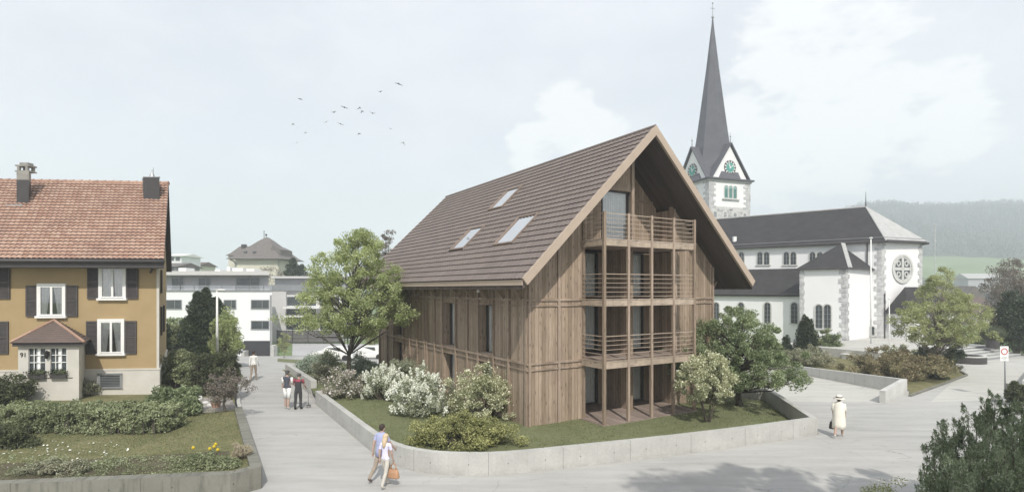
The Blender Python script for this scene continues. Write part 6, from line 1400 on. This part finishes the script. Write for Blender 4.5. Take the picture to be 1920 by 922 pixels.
plain('cream', (.76, .73, .64), .85, .06, 5, .3); plain('navy', (.075, .08, .10), .9, .15, 8, .2); plain('blond', (.56, .44, .29), .6, .2, 30, .3); plain('brown_hair', (.045, .032, .025), .6, .2, 30, .3); plain('grey_hair', (.10, .095, .09), .7, .2, 30, .3)
plain('leather', (.42, .24, .14), .5, .1, 6, .1); plain('pale_trousers', (.50, .47, .42), .9, .1, 8, .2); plain('charcoal', (.05, .05, .052), .9, .2, 8, .2); plain('floral', (.30, .06, .09), .9, .5, 18, .1); plain('bag_black', (.03, .028, .026), .5, .2, 5, .1)
def pp(u, v, z=0.): return at(u, v, z)
WHM = person('man in a white long-sleeved shirt and brown trousers walking up the drive', pp(475.5, 713), R(8), 1.84, 'white_paint', 'khaki', 'pale_trousers', hair='brown_hair', stride=.22, arms=(-.15, .25), elbows=(.15, .35), lead=1)
EM = person('elderly man in a dark vest and white shorts arm in arm with a woman', pp(538.5, 766), R(-6), 1.80, 'navy', 'white_paint', 'white_paint', hair='grey_hair', sleeve='none', legs='shorts', stride=.12, arms=(.05, .15), elbows=(.1, 1.0), build_=1.12, hairstyle='grey', lead=-1)
o, V, ix, k = EM
m_ = MB()
for S_ in 'LR': a, b = V[ix['sh' + S_]], V[ix['el' + S_]]; m_.tube([a.lerp(b, -.05), a.lerp(b, .5), b], [.068, .057, .05], 10)
m_.build('shirt_sleeves', 'white_paint', o, True)
m_ = MB(); 
for S_ in 'LR': a, b = V[ix['hi' + S_]], V[ix['kn' + S_]]; m_.tube([a + Vector((0, 0, .04)), a.lerp(b, .5), b + Vector((0, 0, .0))], [.10, .09, .085], 12)
m_.build('shorts', 'white_paint', o, True)
m_ = MB(); m_.ell(V[ix['h1']] + Vector((0, -.005, .035)), (.10, .115, .065), 12, 6); m_.box(-.07, .07, .08, .17, V[ix['h1']].z + .015, V[ix['h1']].z + .03); m_.build('cap', 'metal_dark', o, True)
ew = pp(559, 767)
EWm = person('elderly woman in long dark dungarees and red patterned blouse walking with a cane', ew, R(-4), 1.66, 'charcoal', 'charcoal', 'black', hair='grey_hair', sleeve='none', legs='wide', stride=.10, arms=(.25, .35), elbows=(.9, .5), build_=1.18, hairstyle='curly', bend=.12, pose_arm=None)
o, V, ix, k = EWm
m_ = MB()
for S_ in 'LR': a, b = V[ix['sh' + S_]], V[ix['el' + S_]]; m_.tube([a.lerp(b, -.15), a.lerp(b, .25), a.lerp(b, .5)], [.066, .06, .056], 10)
c = V[ix['che']]; m_.ell(c + Vector((0, .0, .07)) * k, (.165, .122, .085), 14, 8); m_.build('blouse', 'floral', o, True)
hnd = V[ix['haR']]; M_ = Matrix.Rotation(R(-4), 4, 'Z'); hw = M_ @ hnd + Vector((ew.x, ew.y, 0))
cn = thing('walking_cane', 'grey walking cane with a small four-footed base in the right hand of the elderly woman', 'cane', (hw.x + .07, hw.y + .05, 0))
m_ = MB(); m_.tube([(-.07, -.12, hw.z + .0), (-.07, .03, hw.z + .01), (-.03, .05, hw.z - .03), (0, 0, .12)], .013, 8); m_.build('shaft', 'metal_grey', cn, True)
m_ = MB(); m_.box(-.1, .1, -.02, .02, .10, .125); m_.box(-.02, .02, -.1, .1, .10, .125)
for dx, dy in ((-.1, 0), (.1, 0), (0, -.1), (0, .1)): m_.tube([(dx, dy, .11), (dx * 1.1, dy * 1.1, 0)], .012, 6)
m_.build('foot', 'black', cn)
MW = person('man in a loose blue shirt and jeans walking beside a blonde woman', (X(716, 16.25), 16.25, 0), R(-28), 1.72, 'shirt_blue', 'khaki', 'tiles_dark', hair='brown_hair', sleeve='short', legs='full', stride=.42, arms=(-.35, .4), elbows=(.2, .4), build_=1.08, lead=1)
o, V, ix, k = MW
m_ = MB(); z0 = V[ix['pel']].z; m_.rings([[(math.cos(t) * a, math.sin(t) * b - (0.02 if q == 0 else 0), z) for t in [2 * math.pi * j / 18 for j in range(18)]] for q, (a, b, z) in enumerate(((.195, .15, z0 - .14), (.19, .145, z0 + .02), (.175, .135, z0 + .2), (.19, .135, z0 + .38), (.15, .11, z0 + .48), (.07, .07, z0 + .54)))])
m_.build('shirt_tail', 'shirt_blue', o, True)
ww = Vector((X(723, 15.75), 15.75, 0))
BW = person('blonde woman in a pale lilac t-shirt and light trousers carrying a tan handbag', ww, R(-22), 1.53, 'shirt_pale', 'pale_trousers', 'pale_trousers', hair='blond', sleeve='short', stride=.30, arms=(-.15, .12), elbows=(.2, .2), hairstyle='long', build_=.95, lead=-1)
o, V, ix, k = BW
def wpos(o, v): return Matrix.Rotation(o.rotation_euler.z, 4, 'Z') @ v + o.location
hw = wpos(o, V[ix['haR']]) - Vector((0, 0, .06))
def handbag(label, top_, rz, w__, h_, d_, mat, handle=.16):
    t = thing('handbag', label, 'handbag', (top_.x, top_.y, top_.z - handle - h_), rz); m = MB(); rgs = []
    for z, a, b in ((0, w__ * .5, d_ * .5), (.03, w__ * .54, d_ * .55), (h_ * .6, w__ * .48, d_ * .42), (h_, w__ * .40, d_ * .22)): rgs.append([(a * (abs(math.cos(t_)) ** .5) * (1 if math.cos(t_) > 0 else -1), b * (abs(math.sin(t_)) ** .5) * (1 if math.sin(t_) > 0 else -1), z) for t_ in [2 * math.pi * (j + .5) / 20 for j in range(20)]])
    m.rings(rgs); m.build('bag_body', mat, t, True)
    for y in (-.02, .02): q = MB(); q.tube([(w__ * .25 * math.cos(a), y, h_ - .01 + handle * math.sin(a) * 1.1) for a in [math.pi * j / 10 for j in range(11)]], .009, 6); q.build('handle', mat, t, True)
    q = MB(); q.box(-.03, .03, -d_ * .36, -d_ * .30, h_ * .55, h_ * .75); q.build('clasp', 'gold', t); return t
handbag('tan leather handbag hanging from the hand of the blonde woman', hw, R(-22), .34, .25, .15, 'leather')
lw = pp(1573, 819)
LD = person('woman in a long cream coat and sun hat crossing the road alone', lw, R(-38), 1.58, 'cream', 'skin', 'white_paint', hair='brown_hair', sleeve='short', legs='none', stride=.36, arms=(-.1, .15), elbows=(.25, .45), build_=1.0, lead=1)
o, V, ix, k = LD
m_ = MB(); zs = V[ix['che']].z; knee = .34
m_.rings([[(math.cos(t) * a * (1 + .05 * math.sin(6 * t) * f), math.sin(t) * b * (1 + .05 * math.sin(6 * t + 1) * f), z) for t in [2 * math.pi * j / 26 for j in range(26)]] for a, b, z, f in ((.225, .22, knee, 1), (.22, .21, .5, .9), (.21, .185, .8, .5), (.20, .16, 1.0, .2), (.20, .14, 1.16, .1), (.175, .12, 1.26, 0), (.10, .09, 1.335, 0), (.065, .065, 1.36, 0))]); m_.build('coat', 'cream', o, True)
m_ = MB()
for S_ in 'LR': a, b = V[ix['sh' + S_]], V[ix['el' + S_]]; m_.tube([a.lerp(b, -.1), a.lerp(b, .5), b], [.07, .07, .078], 10)
m_.build('coat_sleeves', 'cream', o, True)
m_ = MB(); hz = V[ix['h1']] + Vector((0, 0, .02)); m_.lathe([(.20, -.03), (.205, -.02), (.105, .01), (.10, .09), (.07, .12), (.01, .125)], hz, 24); ht = m_.build('sun_hat', 'cream', o, True)
m_ = MB(); m_.lathe([(.112, .005), (.112, .05), (.106, .05)], hz, 24); m_.build('hat_band', 'bag_black', ht, True)
hw = wpos(o, V[ix['haL']]) - Vector((0, 0, .06)); handbag('black handbag held low by the woman in the cream coat', hw, R(-38), .26, .27, .12, 'bag_black', .10)

# ------------------------------------------------------------ birds
BL = ['bird farthest left on the upper level, gliding alone', 'topmost bird of the flock at the upper right', 'small bird just below and left of the topmost one', 'bird with raised left wing leading the middle group', 'upper one of the two overlapping birds',
      'lower one of the two overlapping birds', 'bird right of the overlapping pair, wings raised', 'bird left of the middle group with V-shaped wings', 'small bird seen side-on below the middle group', 'gliding bird low under the middle group',
      'bird with drooping wings near the left edge of the flock', 'tiny bird below the one with drooping wings', 'small bird low on the left, one wing showing', 'bird alone below the centre of the flock', 'faint small bird between the flock and the right', 'tiniest and lowest bird on the left', 'lowest bird on the right with arched wings']
BX = [(563, 186, 12.5, -.1, 20), (748, 158, 14.5, .05, 18), (712.7, 172.5, 8.5, .55, 0), (645.7, 202, 13.5, .25, 14), (675, 202.5, 12, -.5, 8), (679.5, 208.5, 9.5, -.6, 0), (698.6, 213, 10.5, .5, 10), (626, 211, 9.5, .5, -10), (611.5, 229, 8, .2, -30), (638.8, 232.7, 11.5, .0, 22),
      (549.6, 232.4, 7.5, -.6, 12), (558, 240, 3, .2, 0), (573, 248.8, 7, .1, -8), (674, 250.6, 9.5, -.35, 5), (732, 242, 7, .7, 15), (557, 267.4, 4.5, 0, 0), (756, 267.6, 10.5, -.5, 22)]
for i, ((u, v, s, wing, roll), lb) in enumerate(zip(BX, BL)):
    s *= 1.12; y = min(55, F * 1.0 / s); t = thing('bird', 'dark ' + lb, 'bird', (X(u, y), y, Z(v, y)), 0, 'flock of birds over the rooftops'); t.rotation_euler = (0, R(roll), R((i * 37) % 60 - 30)); sc_ = s / F * y / 1.05; t.scale = (sc_,) * 3
    m_ = MB(); m_.rings([[(math.cos(a) * r, yy, math.sin(a) * r + zz) for a in [2 * math.pi * j / 8 for j in range(8)]] for yy, r, zz in ((-.30, .01, 0), (-.15, .05, 0), (.0, .075, 0), (.14, .055, .01), (.20, .04, .02), (.25, .03, .02), (.31, .006, .01))])
    m_.prism([(-.02, -.2, 0), (.02, -.2, 0), (.07, -.38, 0), (-.07, -.38, 0)], (0, 0, .012)); m_.build('body', 'black', t, True)
    for sd in (-1, 1):
        w1, w2 = wing, wing - .45 if wing > 0 else wing * 1.4 ; e = Vector((sd * .26 * math.cos(w1), .05, .26 * math.sin(w1))); tp_ = e + Vector((sd * .30 * math.cos(w2), -.10, .30 * math.sin(w2)))
        r0 = Vector((sd * .03, 0, .02)); m = MB(); q = [r0 + Vector((0, .09, 0)), e + Vector((0, .09, 0)), tp_, e + Vector((0, -.12, 0)), r0 + Vector((0, -.11, 0))]
        for a_, b_, c_ in ((0, 1, 3), (0, 3, 4), (1, 2, 3)): m.prism([q[a_], q[b_], q[c_]], (0, 0, .012))
        m.build('wing', 'black', t)

# ------------------------------------------------------------ haze
HAZE = 0.0011
hz_ = MB(); hz_.box(-700, 1200, -80, 1120, -6, 190); ho = hz_.build('haze', 'black'); ho.data.materials.clear()
hm = bpy.data.materials.new('haze'); hm.use_nodes = True; tn = hm.node_tree; tn.nodes.clear(); oo = tn.nodes.new('ShaderNodeOutputMaterial'); pv = tn.nodes.new('ShaderNodeVolumePrincipled'); pv.inputs['Color'].default_value = (.89, .945, 1, 1); pv.inputs['Density'].default_value = HAZE; pv.inputs['Anisotropy'].default_value = .2
tn.links.new(pv.outputs[0], oo.inputs['Volume']); ho.data.materials.append(hm); tag(ho, kind='stuff')
